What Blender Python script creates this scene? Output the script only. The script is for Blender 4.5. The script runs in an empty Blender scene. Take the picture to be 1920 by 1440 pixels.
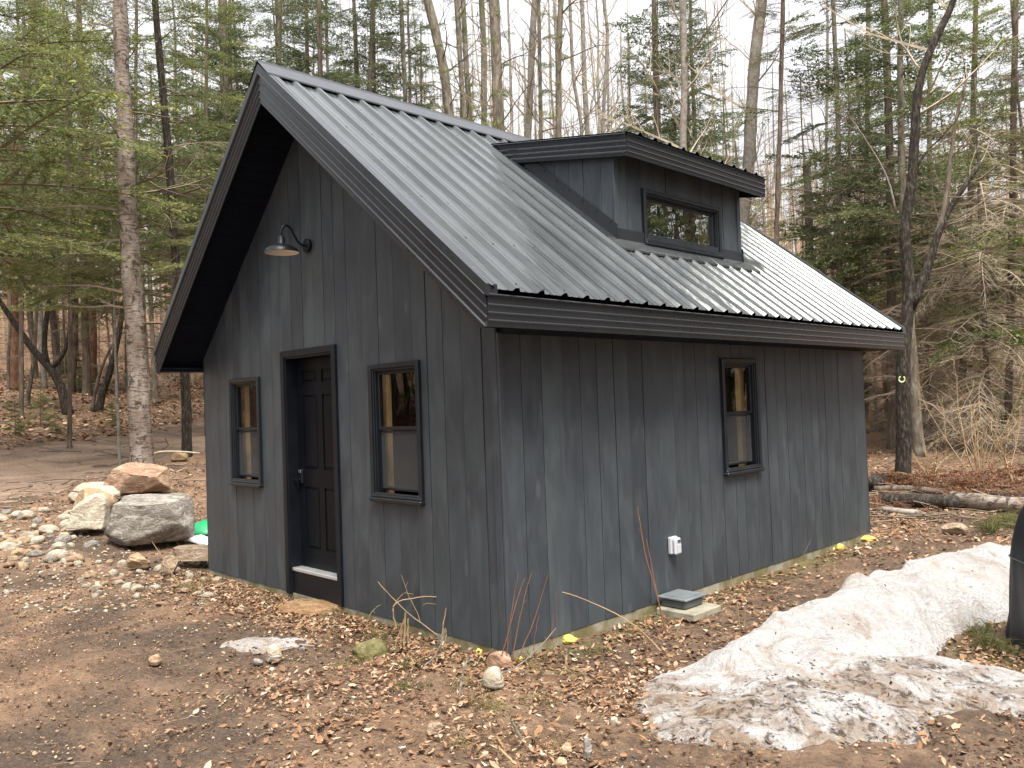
import bpy, math, random
import numpy as np
from mathutils import Matrix
S = bpy.context.scene
C = S.collection
R = math.radians

# ------------------------------------------------------------------ camera
CAM = np.array([4.1095, -3.8956, 1.7004])
YAW, PIT, ROL, FPX = 0.79608, 0.024886, -0.035315, 1531.88
def _axes():
    f = np.array([-math.sin(YAW)*math.cos(PIT), math.cos(YAW)*math.cos(PIT), math.sin(PIT)])
    r = np.cross(f, [0, 0, 1]); r /= np.linalg.norm(r); u = np.cross(r, f)
    c, s = math.cos(ROL), math.sin(ROL)
    return np.array([c*r+s*u, -s*r+c*u, f])
AX = _axes()
cd = bpy.data.cameras.new('camera'); cam = bpy.data.objects.new('camera', cd); C.objects.link(cam)
m = Matrix.Identity(4)
for i in range(3):
    m[i][0] = AX[0][i]; m[i][1] = AX[1][i]; m[i][2] = -AX[2][i]; m[i][3] = CAM[i]
cam.matrix_world = m
cd.sensor_width = 36; cd.lens = 36*FPX/1920; cd.clip_end = 800; cd.clip_start = 0.05
S.camera = cam

# ------------------------------------------------------------------ light
SUN_EL, SUN_AZ = 64, 118          # azimuth measured clockwise from +Y
w = bpy.data.worlds.new('World'); S.world = w; w.use_nodes = True
nt = w.node_tree; nt.nodes.clear()
sky = nt.nodes.new('ShaderNodeTexSky'); sky.sky_type = 'NISHITA'; sky.sun_disc = False
sky.sun_elevation = R(SUN_EL); sky.sun_rotation = R(SUN_AZ); sky.dust_density = 6.0; sky.air_density = 1.0; sky.altitude = 100
hs = nt.nodes.new('ShaderNodeHueSaturation'); hs.inputs['Saturation'].default_value = 0.12
mx = nt.nodes.new('ShaderNodeMix'); mx.data_type = 'RGBA'; mx.inputs[0].default_value = 0.65
mx.inputs[7].default_value = (11.5, 11.6, 12.2, 1)
bg = nt.nodes.new('ShaderNodeBackground'); bg.inputs[1].default_value = 0.08
ou = nt.nodes.new('ShaderNodeOutputWorld')
nt.links.new(sky.outputs[0], hs.inputs['Color']); nt.links.new(hs.outputs[0], mx.inputs[6])
tc = nt.nodes.new('ShaderNodeTexCoord'); sx = nt.nodes.new('ShaderNodeSeparateXYZ'); mr = nt.nodes.new('ShaderNodeMapRange')
mr.inputs[1].default_value = 0.1; mr.inputs[2].default_value = 0.95; mr.inputs[3].default_value = 0.72; mr.inputs[4].default_value = 1.65   # overcast: brightest overhead
vm = nt.nodes.new('ShaderNodeVectorMath'); vm.operation = 'SCALE'
nt.links.new(tc.outputs['Generated'], sx.inputs[0]); nt.links.new(sx.outputs[2], mr.inputs[0]); nt.links.new(mx.outputs[2], vm.inputs[0]); nt.links.new(mr.outputs[0], vm.inputs['Scale'])
nt.links.new(vm.outputs[0], bg.inputs[0]); nt.links.new(bg.outputs[0], ou.inputs[0])
sl = bpy.data.lights.new('sun', 'SUN'); sl.energy = 4.0; sl.angle = R(28); sl.color = (1, .93, .83)
so = bpy.data.objects.new('sun', sl); C.objects.link(so)
so.rotation_euler = (R(90-SUN_EL), 0, R(180-SUN_AZ))
S.view_settings.view_transform = 'Standard'; S.view_settings.look = 'None'
S.view_settings.exposure = 0.85; S.view_settings.gamma = 1.0
S.cycles.max_bounces = 6; S.cycles.transparent_max_bounces = 12

# ------------------------------------------------------------------ helpers
def ray(u, v):
    return AX.T @ np.array([(u-960)/FPX, -(v-720)/FPX, 1.0])
def on_axis(u, v, ax, val):                 # where the sight line meets the plane axis=val
    r = ray(u, v); return CAM + r*((val-CAM[ax])/r[ax])
def at_depth(u, v, d): return CAM + ray(u, v)*d

def _hash(i, j, s):
    n = np.sin(i*127.1 + j*311.7 + s*74.7)*43758.5453
    return n - np.floor(n)
def vnoise(x, y, s=0):
    x = np.asarray(x, float); y = np.asarray(y, float)
    i = np.floor(x); j = np.floor(y); fx = x-i; fy = y-j
    fx = fx*fx*(3-2*fx); fy = fy*fy*(3-2*fy)
    a = _hash(i, j, s); b = _hash(i+1, j, s); c = _hash(i, j+1, s); d = _hash(i+1, j+1, s)
    return (a*(1-fx)+b*fx)*(1-fy)+(c*(1-fx)+d*fx)*fy*1.0 - .5
def fbm(x, y, o=4, s=0):
    r = 0; a = 1.0
    for k in range(o):
        r = r + a*vnoise(np.asarray(x)*2**k+17.3*k, np.asarray(y)*2**k-9.1*k, s+k); a *= .5
    return r
def sm(a, b, t):
    t = np.clip((np.asarray(t, float)-a)/(b-a), 0, 1); return t*t*(3-2*t)
def softp(t, k=.7): return k*np.logaddexp(0, np.asarray(t, float)/k)

W, L, H = 4.7692, 6.1167, 2.2215
def gz(x, y):
    x = np.asarray(x, float); y = np.asarray(y, float)
    z = -.075 + .022*sm(.3, -.3, x+.0*y)*sm(.4, -.2, y) + .13*softp(-x-7.2) + .045*softp(y-16, 1.5)
    far = sm(4, 14, np.hypot(x, y))
    n = .05*fbm(x*.9, y*.9, 5, 3)*(1+far*3) + .35*far*fbm(x*.15, y*.15, 3, 8)
    dx = np.maximum(np.maximum(-W-x, x), 0); dy = np.maximum(np.maximum(-y, y-L), 0)
    keep = sm(0.0, .8, np.hypot(dx, dy))
    z = z + n*keep
    z = z + .28*np.exp(-((x+11.7)**2+(y-2.0)**2)/1.6)
    return z
def gp(u, v, dmax=90):                      # where the sight line meets the ground
    r = ray(u, v); t = np.linspace(2, dmax, 6000); P = CAM[:, None]+r[:, None]*t
    b = np.nonzero(P[2] < gz(P[0], P[1]))[0]
    k = b[0] if len(b) else len(t)-1
    p = P[:, k].copy(); p[2] = float(gz(p[0], p[1])); return p
def ddist(p): return float((np.asarray(p)-CAM) @ AX[2])

class MB:
    def __init__(s): s.V = []; s.F = []; s.n = 0
    def add(s, v, f, mat=0, rnd=0.0):
        v = np.asarray(v, float).reshape(-1, 3); f = np.asarray(f, int)
        if f.ndim == 1: f = f.reshape(1, -1)
        r = np.broadcast_to(np.asarray(rnd, float), (len(f),))
        mm = np.broadcast_to(np.asarray(mat, int), (len(f),))
        s.V.append(v); s.F.append((f+s.n, mm, r)); s.n += len(v)
    def merge(s, o, Mx=None, tr=(0, 0, 0)):
        off = s.n
        for v in o.V: s.V.append((v @ Mx.T if Mx is not None else v)+np.array(tr))
        for f, m_, r in o.F: s.F.append((f+off, m_, r))
        s.n += o.n
    def box(s, a, b, mat=0, rnd=0.0, T=None):
        x0, y0, z0 = a; x1, y1, z1 = b
        v = [(x0,y0,z0),(x1,y0,z0),(x1,y1,z0),(x0,y1,z0),(x0,y0,z1),(x1,y0,z1),(x1,y1,z1),(x0,y1,z1)]
        if T: v = [T(*p) for p in v]
        s.add(v, [(0,3,2,1),(4,5,6,7),(0,1,5,4),(1,2,6,5),(2,3,7,6),(3,0,4,7)], mat, rnd)
    def bbox(s, a, b, bev=.006, mat=0, rnd=0.0, T=None):       # chamfered box
        lo = np.minimum(a, b); hi = np.maximum(a, b); bev = min(bev, .45*float((hi-lo).min()))
        V = []; idx = {}
        for sx in (0, 1):
            for sy in (0, 1):
                for sz in (0, 1):
                    for k in range(3):
                        p = [hi[i] if q else lo[i] for i, q in enumerate((sx, sy, sz))]
                        for i, q in enumerate((sx, sy, sz)):
                            if i != k: p[i] += -bev if q else bev
                        idx[(sx, sy, sz, k)] = len(V); V.append(p)
        F = []
        for k in range(3):
            i, j = [q for q in range(3) if q != k]
            for sd in (0, 1):
                f = []
                for (qi, qj) in ((0,0),(1,0),(1,1),(0,1)):
                    c = [0,0,0]; c[k] = sd; c[i] = qi; c[j] = qj; f.append(idx[(*c, k)])
                F.append(f)
        for k in range(3):                                     # edges along axis k
            i, j = [q for q in range(3) if q != k]
            for qi in (0, 1):
                for qj in (0, 1):
                    c0 = [0,0,0]; c0[i] = qi; c0[j] = qj; c1 = list(c0); c1[k] = 1
                    F.append([idx[(*c0, i)], idx[(*c0, j)], idx[(*c1, j)], idx[(*c1, i)]])
        if T: V = [T(*p) for p in V]
        s.add(V, F, mat, rnd)
        for sx in (0, 1):
            for sy in (0, 1):
                for sz in (0, 1):
                    o = s.n-len(V)
                    s.F.append((np.array([[o+idx[(sx,sy,sz,k)] for k in range(3)]]), np.array([mat]), np.array([rnd])))
    def tube(s, P, r, n=6, mat=0, rnd=0.0, cap=False):
        P = np.asarray(P, float); k = len(P); r = np.broadcast_to(np.asarray(r, float), (k,))
        t = np.gradient(P, axis=0); t /= np.linalg.norm(t, axis=1)[:, None]+1e-9
        ref = np.array([0, 0, 1.0]) if abs(t[:, 2]).mean() < .8 else np.array([1.0, 0, 0])
        a = np.cross(t, ref); a /= np.linalg.norm(a, axis=1)[:, None]+1e-9; b = np.cross(t, a)
        th = np.arange(n)*2*np.pi/n
        V = P[:, None]+r[:, None, None]*(np.cos(th)[None, :, None]*a[:, None]+np.sin(th)[None, :, None]*b[:, None])
        i = np.arange(k-1)[:, None]*n; j = np.arange(n)[None]; j2 = (j+1) % n
        F = np.stack([i+j, i+j2, i+n+j2, i+n+j], -1).reshape(-1, 4)
        s.add(V.reshape(-1, 3), F, mat, rnd)
        if cap:
            o = s.n-k*n
            s.F.append((np.array([[o+q for q in range(n)][::-1]]), np.array([mat]), np.array([rnd])))
            s.F.append((np.array([[o+(k-1)*n+q for q in range(n)]]), np.array([mat]), np.array([rnd])))
    def build(s, name, mats, parent=None, origin=(0, 0, 0), smooth=False):
        V = (np.concatenate(s.V)-np.array(origin)).astype(np.float32)
        me = bpy.data.meshes.new(name)
        tot = np.concatenate([np.full(len(f), f.shape[1]) for f, _, _ in s.F])
        lp = np.concatenate([f.ravel() for f, _, _ in s.F])
        mi = np.concatenate([m_ for _, m_, _ in s.F]); rn = np.concatenate([r for _, _, r in s.F])
        me.vertices.add(len(V)); me.vertices.foreach_set('co', V.ravel())
        me.loops.add(len(lp)); me.loops.foreach_set('vertex_index', lp.astype(np.int32))
        me.polygons.add(len(tot)); st = np.concatenate([[0], np.cumsum(tot)[:-1]])
        me.polygons.foreach_set('loop_start', st.astype(np.int32)); me.polygons.foreach_set('loop_total', tot.astype(np.int32))
        me.polygons.foreach_set('material_index', mi.astype(np.int32))
        me.polygons.foreach_set('use_smooth', np.full(len(tot), smooth))
        at = me.attributes.new('rnd', 'FLOAT', 'FACE'); at.data.foreach_set('value', rn.astype(np.float32))
        for q in (mats if isinstance(mats, (list, tuple)) else [mats]): me.materials.append(q)
        me.update(calc_edges=True); me.validate()
        o = bpy.data.objects.new(name, me); C.objects.link(o)
        if parent is not None: o.parent = parent
        else: o.location = origin
        return o

def tag(o, label=None, cat=None, group=None, kind=None):
    if label: o['label'] = label
    if cat: o['category'] = cat
    if group: o['group'] = group
    if kind: o['kind'] = kind
    return o
def empty(name, loc, label, cat, group=None):
    o = bpy.data.objects.new(name, None); C.objects.link(o); o.location = loc; o.empty_display_size = .2
    return tag(o, label, cat, group)
def copy_tree(o, loc, rz=0, sc=1, label=None, group=None, cat=None):
    c = o.copy(); C.objects.link(c); c.location = loc; c.rotation_euler = (0, 0, rz)
    c.scale = (sc, sc, sc) if np.isscalar(sc) else sc
    tag(c, label, cat, group)
    for ch in o.children:
        d = ch.copy(); C.objects.link(d); d.parent = c
    return c

# ------------------------------------------------------------------ materials
class NM:
    def __init__(s, name):
        s.m = bpy.data.materials.new(name); s.m.use_nodes = True; s.t = s.m.node_tree; s.t.nodes.clear()
        s.out = s.t.nodes.new('ShaderNodeOutputMaterial'); s.b = s.t.nodes.new('ShaderNodeBsdfPrincipled')
        s.t.links.new(s.b.outputs[0], s.out.inputs[0])
    def n(s, ty, **k):
        x = s.t.nodes.new(ty)
        for a, v in k.items(): setattr(x, a, v)
        return x
    def l(s, a, b): s.t.links.new(a, b)
    def co(s, scale=(1, 1, 1), kind='Object'):
        t = s.n('ShaderNodeTexCoord'); mp = s.n('ShaderNodeMapping'); mp.inputs['Scale'].default_value = scale
        s.l(t.outputs[kind], mp.inputs[0]); return mp.outputs[0]
    def noise(s, scale=5, co=None, detail=4, rough=.55, dist=0.0):
        x = s.n('ShaderNodeTexNoise'); x.inputs['Scale'].default_value = scale; x.inputs['Detail'].default_value = detail
        x.inputs['Roughness'].default_value = rough; x.inputs['Distortion'].default_value = dist
        s.l(co if co is not None else s.co(), x.inputs['Vector']); return x.outputs['Fac']
    def vor(s, scale, co=None, out='Distance', feature='F1'):
        x = s.n('ShaderNodeTexVoronoi', feature=feature); x.inputs['Scale'].default_value = scale
        s.l(co if co is not None else s.co(), x.inputs['Vector']); return x.outputs[out]
    def ramp(s, fac, stops):
        x = s.n('ShaderNodeValToRGB'); e = x.color_ramp.elements
        while len(e) < len(stops): e.new(.5)
        for q, (p, c) in zip(e, stops):
            q.position = p; q.color = (*c, 1) if len(c) == 3 else c
        s.l(fac, x.inputs[0]); return x.outputs[0]
    def mix(s, fac, a, b, mode='MIX'):
        x = s.n('ShaderNodeMix', data_type='RGBA', blend_type=mode)
        for sock, v in ((x.inputs[0], fac), (x.inputs[6], a), (x.inputs[7], b)):
            if hasattr(v, 'is_output'): s.l(v, sock)
            elif isinstance(v, (int, float)): sock.default_value = v
            else: sock.default_value = (*v, 1)
        return x.outputs[2]
    def math(s, op, a, b=None):
        x = s.n('ShaderNodeMath', operation=op)
        for k, v in ((0, a), (1, b)):
            if v is None: continue
            if hasattr(v, 'is_output'): s.l(v, x.inputs[k])
            else: x.inputs[k].default_value = v
        return x.outputs[0]
    def attr(s, name='rnd'):
        x = s.n('ShaderNodeAttribute'); x.attribute_name = name; return x.outputs['Fac']
    def bump(s, h, dist=.01, strength=1.0):
        x = s.n('ShaderNodeBump'); x.inputs['Distance'].default_value = dist; x.inputs['Strength'].default_value = strength
        s.l(h, x.inputs['Height']); s.l(x.outputs[0], s.b.inputs['Normal'])
    def set(s, color=None, rough=None, metal=None, spec=None):
        for nm, v in (('Base Color', color), ('Roughness', rough), ('Metallic', metal), ('Specular IOR Level', spec)):
            if v is None: continue
            if hasattr(v, 'is_output'): s.l(v, s.b.inputs[nm])
            elif isinstance(v, (int, float)): s.b.inputs[nm].default_value = v
            else: s.b.inputs[nm].default_value = (*v, 1)
        return s.m

def m_siding():
    k = NM('stained board siding'); r = k.attr()
    rc = k.n('ShaderNodeCombineXYZ'); k.l(k.math('MULTIPLY', r, 37.0), rc.inputs[2])
    base = k.n('ShaderNodeTexCoord').outputs['Object']
    ad = k.n('ShaderNodeVectorMath', operation='ADD'); k.l(base, ad.inputs[0]); k.l(rc.outputs[0], ad.inputs[1])
    def mp(sc):
        q = k.n('ShaderNodeMapping'); q.inputs['Scale'].default_value = sc; k.l(ad.outputs[0], q.inputs[0]); return q.outputs[0]
    grain = k.noise(1, mp((80, 80, 3.2)), 4, .55, .8)
    blotch = k.noise(1, mp((3.6, 3.6, 1.7)), 5, .6, .6)
    streak = k.noise(1, mp((13, 13, .7)), 3, .5, .2)
    knot = k.vor(1, mp((4.0, 4.0, 1.5)))
    c = k.ramp(blotch, [(.30, (.022, .027, .036)), (.5, (.043, .053, .064)), (.70, (.072, .090, .098))])
    c = k.mix(k.ramp(streak, [(.40, (0,0,0)), (.8, (.5,.5,.5))]), c, (.038, .040, .048))
    c = k.mix(.48, c, k.ramp(r, [(0, (.030, .036, .045)), (.4, (.046, .058, .067)), (.7, (.043, .049, .060)), (1, (.062, .077, .083))]))
    c = k.mix(k.ramp(grain, [(.5, (0,0,0)), (.85, (.2,.2,.2))]), c, (.12, .135, .145))
    ch = k.noise(1, mp((5, 5, 1.9)), 5, .6, .7); c = k.mix(k.ramp(ch, [(.50, (0,)*3), (.80, (.38,)*3)]), c, (.115, .130, .138))
    dk = k.noise(1, mp((16, 16, .9)), 4, .55, .5); c = k.mix(k.ramp(dk, [(.56, (0,)*3), (.74, (.4,)*3)]), c, (.030, .031, .042))
    kk = k.ramp(knot, [(.0, (1,1,1)), (.07, (.6,.6,.6)), (.13, (0,0,0))])
    c = k.mix(k.math('MULTIPLY', kk, .5), c, (.11, .125, .13))
    rg = k.ramp(blotch, [(.3, (.42,.42,.42)), (.7, (.62,.62,.62))])
    k.bump(k.math('ADD', k.math('MULTIPLY', grain, .6), k.math('MULTIPLY', kk, .5)), .0022)
    return k.set(c, rg, 0, .45)
def m_plain(name, col, rough=.5, metal=0.0, var=.25, bump=0.0, sc=6, spec=.5):
    k = NM(name); n = k.noise(sc, None, 5, .6)
    lo = tuple(c*(1-var) for c in col); hi = tuple(min(1, c*(1+var)) for c in col)
    if bump: k.bump(k.noise(sc*6), bump)
    return k.set(k.ramp(n, [(.3, lo), (.7, hi)]), k.ramp(n, [(.3, (rough*.85,)*3), (.7, (min(1, rough*1.15),)*3)]), metal, spec)
def m_bark(name, dark, mid, light, sc=(9, 9, 1.6), bump=.02, moss=None):
    k = NM(name); n1 = k.noise(1, k.co((sc[0]*2, sc[1]*2, sc[2]*2)), 6, .65, .3); n2 = k.noise(1, k.co((3, 3, 1)), 4)
    c = k.ramp(n1, [(.3, dark), (.5, mid), (.72, light)])
    c = k.mix(k.ramp(n2, [(.45, (0,0,0)), (.7, (.6,.6,.6))]), c, mid)
    if moss: c = k.mix(k.ramp(k.noise(1, k.co((2, 2, .6)), 5), [(.5, (0,0,0)), (.65, (.7,.7,.7))]), c, moss)
    k.bump(n1, bump); return k.set(c, .9, 0, .2)
def m_birch():
    k = NM('birch bark'); a = k.noise(1, k.co((7, 7, 34)), 4, .6, .5); b = k.noise(1, k.co((6, 6, 5)), 5, .7, .8)
    c = k.ramp(k.noise(1, k.co((5, 5, 2)), 5, .6), [(.3, (.13, .10, .078)), (.5, (.24, .20, .165)), (.75, (.38, .34, .295))])
    c = k.mix(k.ramp(a, [(.52, (0,0,0)), (.60, (.85,.85,.85))]), c, (.075, .055, .04))
    c = k.mix(k.ramp(b, [(.54, (0,0,0)), (.60, (.9,.9,.9))]), c, (.045, .035, .028))
    c = k.mix(k.ramp(k.noise(1, k.co((3, 3, 9)), 3), [(.6, (0,0,0)), (.7, (.5,.5,.5))]), c, (.24, .15, .09))
    k.bump(k.math('ADD', a, b), .012); return k.set(c, .85, 0, .2)
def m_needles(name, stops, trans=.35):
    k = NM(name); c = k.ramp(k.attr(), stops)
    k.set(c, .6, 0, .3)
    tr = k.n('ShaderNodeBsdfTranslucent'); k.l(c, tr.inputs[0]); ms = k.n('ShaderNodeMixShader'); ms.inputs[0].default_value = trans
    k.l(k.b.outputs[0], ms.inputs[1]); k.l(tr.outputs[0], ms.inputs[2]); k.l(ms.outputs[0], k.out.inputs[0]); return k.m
def m_glass(name, tint=(1, 1, 1), refl=1.0, bumpy=.0006):
    k = NM(name); k.t.nodes.remove(k.b)
    g = k.n('ShaderNodeBsdfGlossy'); g.inputs['Roughness'].default_value = .01; g.inputs[0].default_value = (1, 1, 1, 1)
    t = k.n('ShaderNodeBsdfTransparent'); t.inputs[0].default_value = (*tint, 1)
    lw = k.n('ShaderNodeLayerWeight'); lw.inputs['Blend'].default_value = .5; fr = k.math('ADD', k.math('MULTIPLY', k.math('POWER', lw.outputs['Facing'], 4.0), .9), .075)
    bp = k.n('ShaderNodeBump'); bp.inputs['Distance'].default_value = bumpy; k.l(k.noise(5, None, 2), bp.inputs['Height'])
    k.l(bp.outputs[0], g.inputs['Normal'])
    ms = k.n('ShaderNodeMixShader'); k.l(k.math('MINIMUM', k.math('MULTIPLY', fr, refl), 1.0), ms.inputs[0])
    k.l(t.outputs[0], ms.inputs[1]); k.l(g.outputs[0], ms.inputs[2]); k.l(ms.outputs[0], k.out.inputs[0]); return k.m
def m_screen():
    k = NM('insect screen mesh'); k.t.nodes.remove(k.b); d = k.n('ShaderNodeBsdfDiffuse'); d.inputs[0].default_value = (.11, .115, .12, 1); t = k.n('ShaderNodeBsdfTransparent')
    ms = k.n('ShaderNodeMixShader'); ms.inputs[0].default_value = .42; k.l(t.outputs[0], ms.inputs[1]); k.l(d.outputs[0], ms.inputs[2]); k.l(ms.outputs[0], k.out.inputs[0]); return k.m
def m_ground():
    k = NM('earth ground')
    geo = k.n('ShaderNodeNewGeometry').outputs['Position']
    def mp(sc):
        q = k.n('ShaderNodeMapping'); q.inputs['Scale'].default_value = sc; k.l(geo, q.inputs[0]); return q.outputs[0]
    big = k.noise(1, mp((.7, .7, .7)), 6, .6, .6); mid = k.noise(1, mp((5, 5, 5)), 6, .7, .3); fine = k.noise(1, mp((38, 38, 38)), 5, .7)
    c = k.ramp(mid, [(.25, (.15, .094, .060)), (.5, (.30, .188, .118)), (.75, (.43, .285, .18))])
    c = k.mix(k.ramp(big, [(.42, (.9,.9,.9)), (.56, (0,0,0))]), c, k.ramp(fine, [(.3, (.045, .033, .026)), (.7, (.145, .105, .076))]))
    c = k.mix(k.ramp(fine, [(.35, (.55,.55,.55)), (.55, (0,0,0))]), c, (.055, .04, .03))
    sp = k.vor(70, geo); c = k.mix(k.ramp(sp, [(.10, (.6,.6,.6)), (.2, (0,0,0))]), c, (.32, .26, .19))
    lit = k.attr('litter')
    lc = k.vor(26, geo, 'Color'); sep = k.n('ShaderNodeSeparateColor'); k.l(lc, sep.inputs[0])
    leaf = k.ramp(sep.outputs[0], [(0, (.05, .032, .022)), (.4, (.17, .095, .055)), (.75, (.30, .185, .11)), (1, (.42, .31, .21))])
    rr_ = k.noise(1, mp((1.1, 1.1, 1.1)), 4, .6); c = k.mix(k.ramp(rr_, [(.50, (0,)*3), (.72, (.35,)*3)]), c, (.32, .19, .115))
    c = k.mix(k.math('MULTIPLY', lit, k.ramp(mid, [(.3, (.45,)*3), (.55, (1,)*3)])), c, leaf)
    wet = k.attr('wet'); c = k.mix(k.math('MULTIPLY', wet, .6), c, k.mix(k.ramp(mid, [(.35, (0,)*3), (.62, (1,)*3)]), (.038, .027, .020), (.22, .155, .105)))
    gr = k.attr('moss'); c = k.mix(k.math('MULTIPLY', gr, k.ramp(mid, [(.4, (0,)*3), (.6, (.8,)*3)])), c, (.10, .12, .03))
    k.bump(k.math('ADD', k.math('MULTIPLY', mid, 1.0), k.math('MULTIPLY', fine, .5)), .09)
    rg = k.n('ShaderNodeMapRange'); k.l(wet, rg.inputs[0]); rg.inputs[3].default_value = .95; rg.inputs[4].default_value = .5
    return k.set(c, rg.outputs[0], 0, .3)
def m_rock(name, a, b, c3, sc=1.0):
    k = NM(name); n = k.noise(1, k.co((3*sc, 3*sc, 7*sc)), 7, .65, 1.2); f = k.noise(40*sc, None, 5, .7)
    v = k.noise(1, k.co((2*sc, 6*sc, 10*sc)), 4, .6, 2.0)
    c = k.ramp(n, [(.3, a), (.5, b), (.7, c3)]); c = k.mix(k.ramp(v, [(.50, (0,)*3), (.56, (.6,)*3), (.6, (0,)*3)]), c, tuple(min(1, q*1.25+.05) for q in c3))
    c = k.mix(k.ramp(f, [(.35, (.5,)*3), (.5, (0,)*3)]), c, tuple(q*.6 for q in a))
    k.bump(k.math('ADD', n, k.math('MULTIPLY', f, .25)), .03); return k.set(c, .88, 0, .25)
def m_leaf():
    k = NM('dead leaves')
    c = k.ramp(k.attr(), [(0, (.06, .038, .026)), (.2, (.15, .08, .045)), (.45, (.30, .165, .085)), (.65, (.36, .24, .15)), (.85, (.50, .38, .27)), (1, (.60, .52, .42))])
    c = k.mix(k.ramp(k.noise(30), [(.4, (0,)*3), (.7, (.4,)*3)]), c, (.12, .07, .045)); return k.set(c, .75, 0, .3)
def m_snow():
    k = NM('old dirty snow'); n = k.noise(1, k.co((2.6, 2.6, 2.6)), 7, .7, .8); f = k.noise(26, None, 6, .75, .4); z = k.attr('dirt')
    c = k.ramp(n, [(.3, (.56, .54, .53)), (.5, (.72, .71, .70)), (.7, (.80, .795, .79))])
    d = k.math('ADD', k.math('MULTIPLY', z, .55), k.math('MULTIPLY', k.math('SUBTRACT', k.noise(1, k.co((3.2, 3.2, 3.2)), 8, .72, 1.2), .55), 3.0))
    c = k.mix(k.ramp(d, [(.22, (0,)*3), (.48, (.55,)*3), (.9, (.9,)*3)]), c, (.34, .225, .14))
    c = k.mix(k.ramp(k.math('ADD', k.math('MULTIPLY', z, .24), k.math('MULTIPLY', k.noise(13, None, 7, .75, .6), .8)), [(.64, (0,)*3), (.72, (.9,)*3)]), c, (.07, .05, .038))
    k.bump(k.math('ADD', k.math('MULTIPLY', n, 1.4), k.math('MULTIPLY', f, .8)), .12)
    c = k.mix(k.ramp(k.noise(1, k.co((1.3, 2.2, 2)), 6, .65, 1.5), [(.50, (0,)*3), (.66, (.5,)*3)]), c, (.42, .30, .19))
    k.b.inputs['Subsurface Weight'].default_value = .12; k.b.inputs['Subsurface Radius'].default_value = (.03, .03, .03)
    return k.set(c, .62, 0, .35)
def m_roof():
    k = NM('charcoal painted steel roof'); n = k.noise(1, k.co((1.5, 3, 1.5)), 4, .5)
    k.bump(k.noise(1, k.co((2.0, 9, 2.0)), 3), .008)
    return k.set(k.ramp(n, [(.3, (.055, .062, .064)), (.7, (.088, .096, .098))]), k.ramp(n, [(.3, (.13,)*3), (.7, (.23,)*3)]), 0.38, .4)

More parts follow.
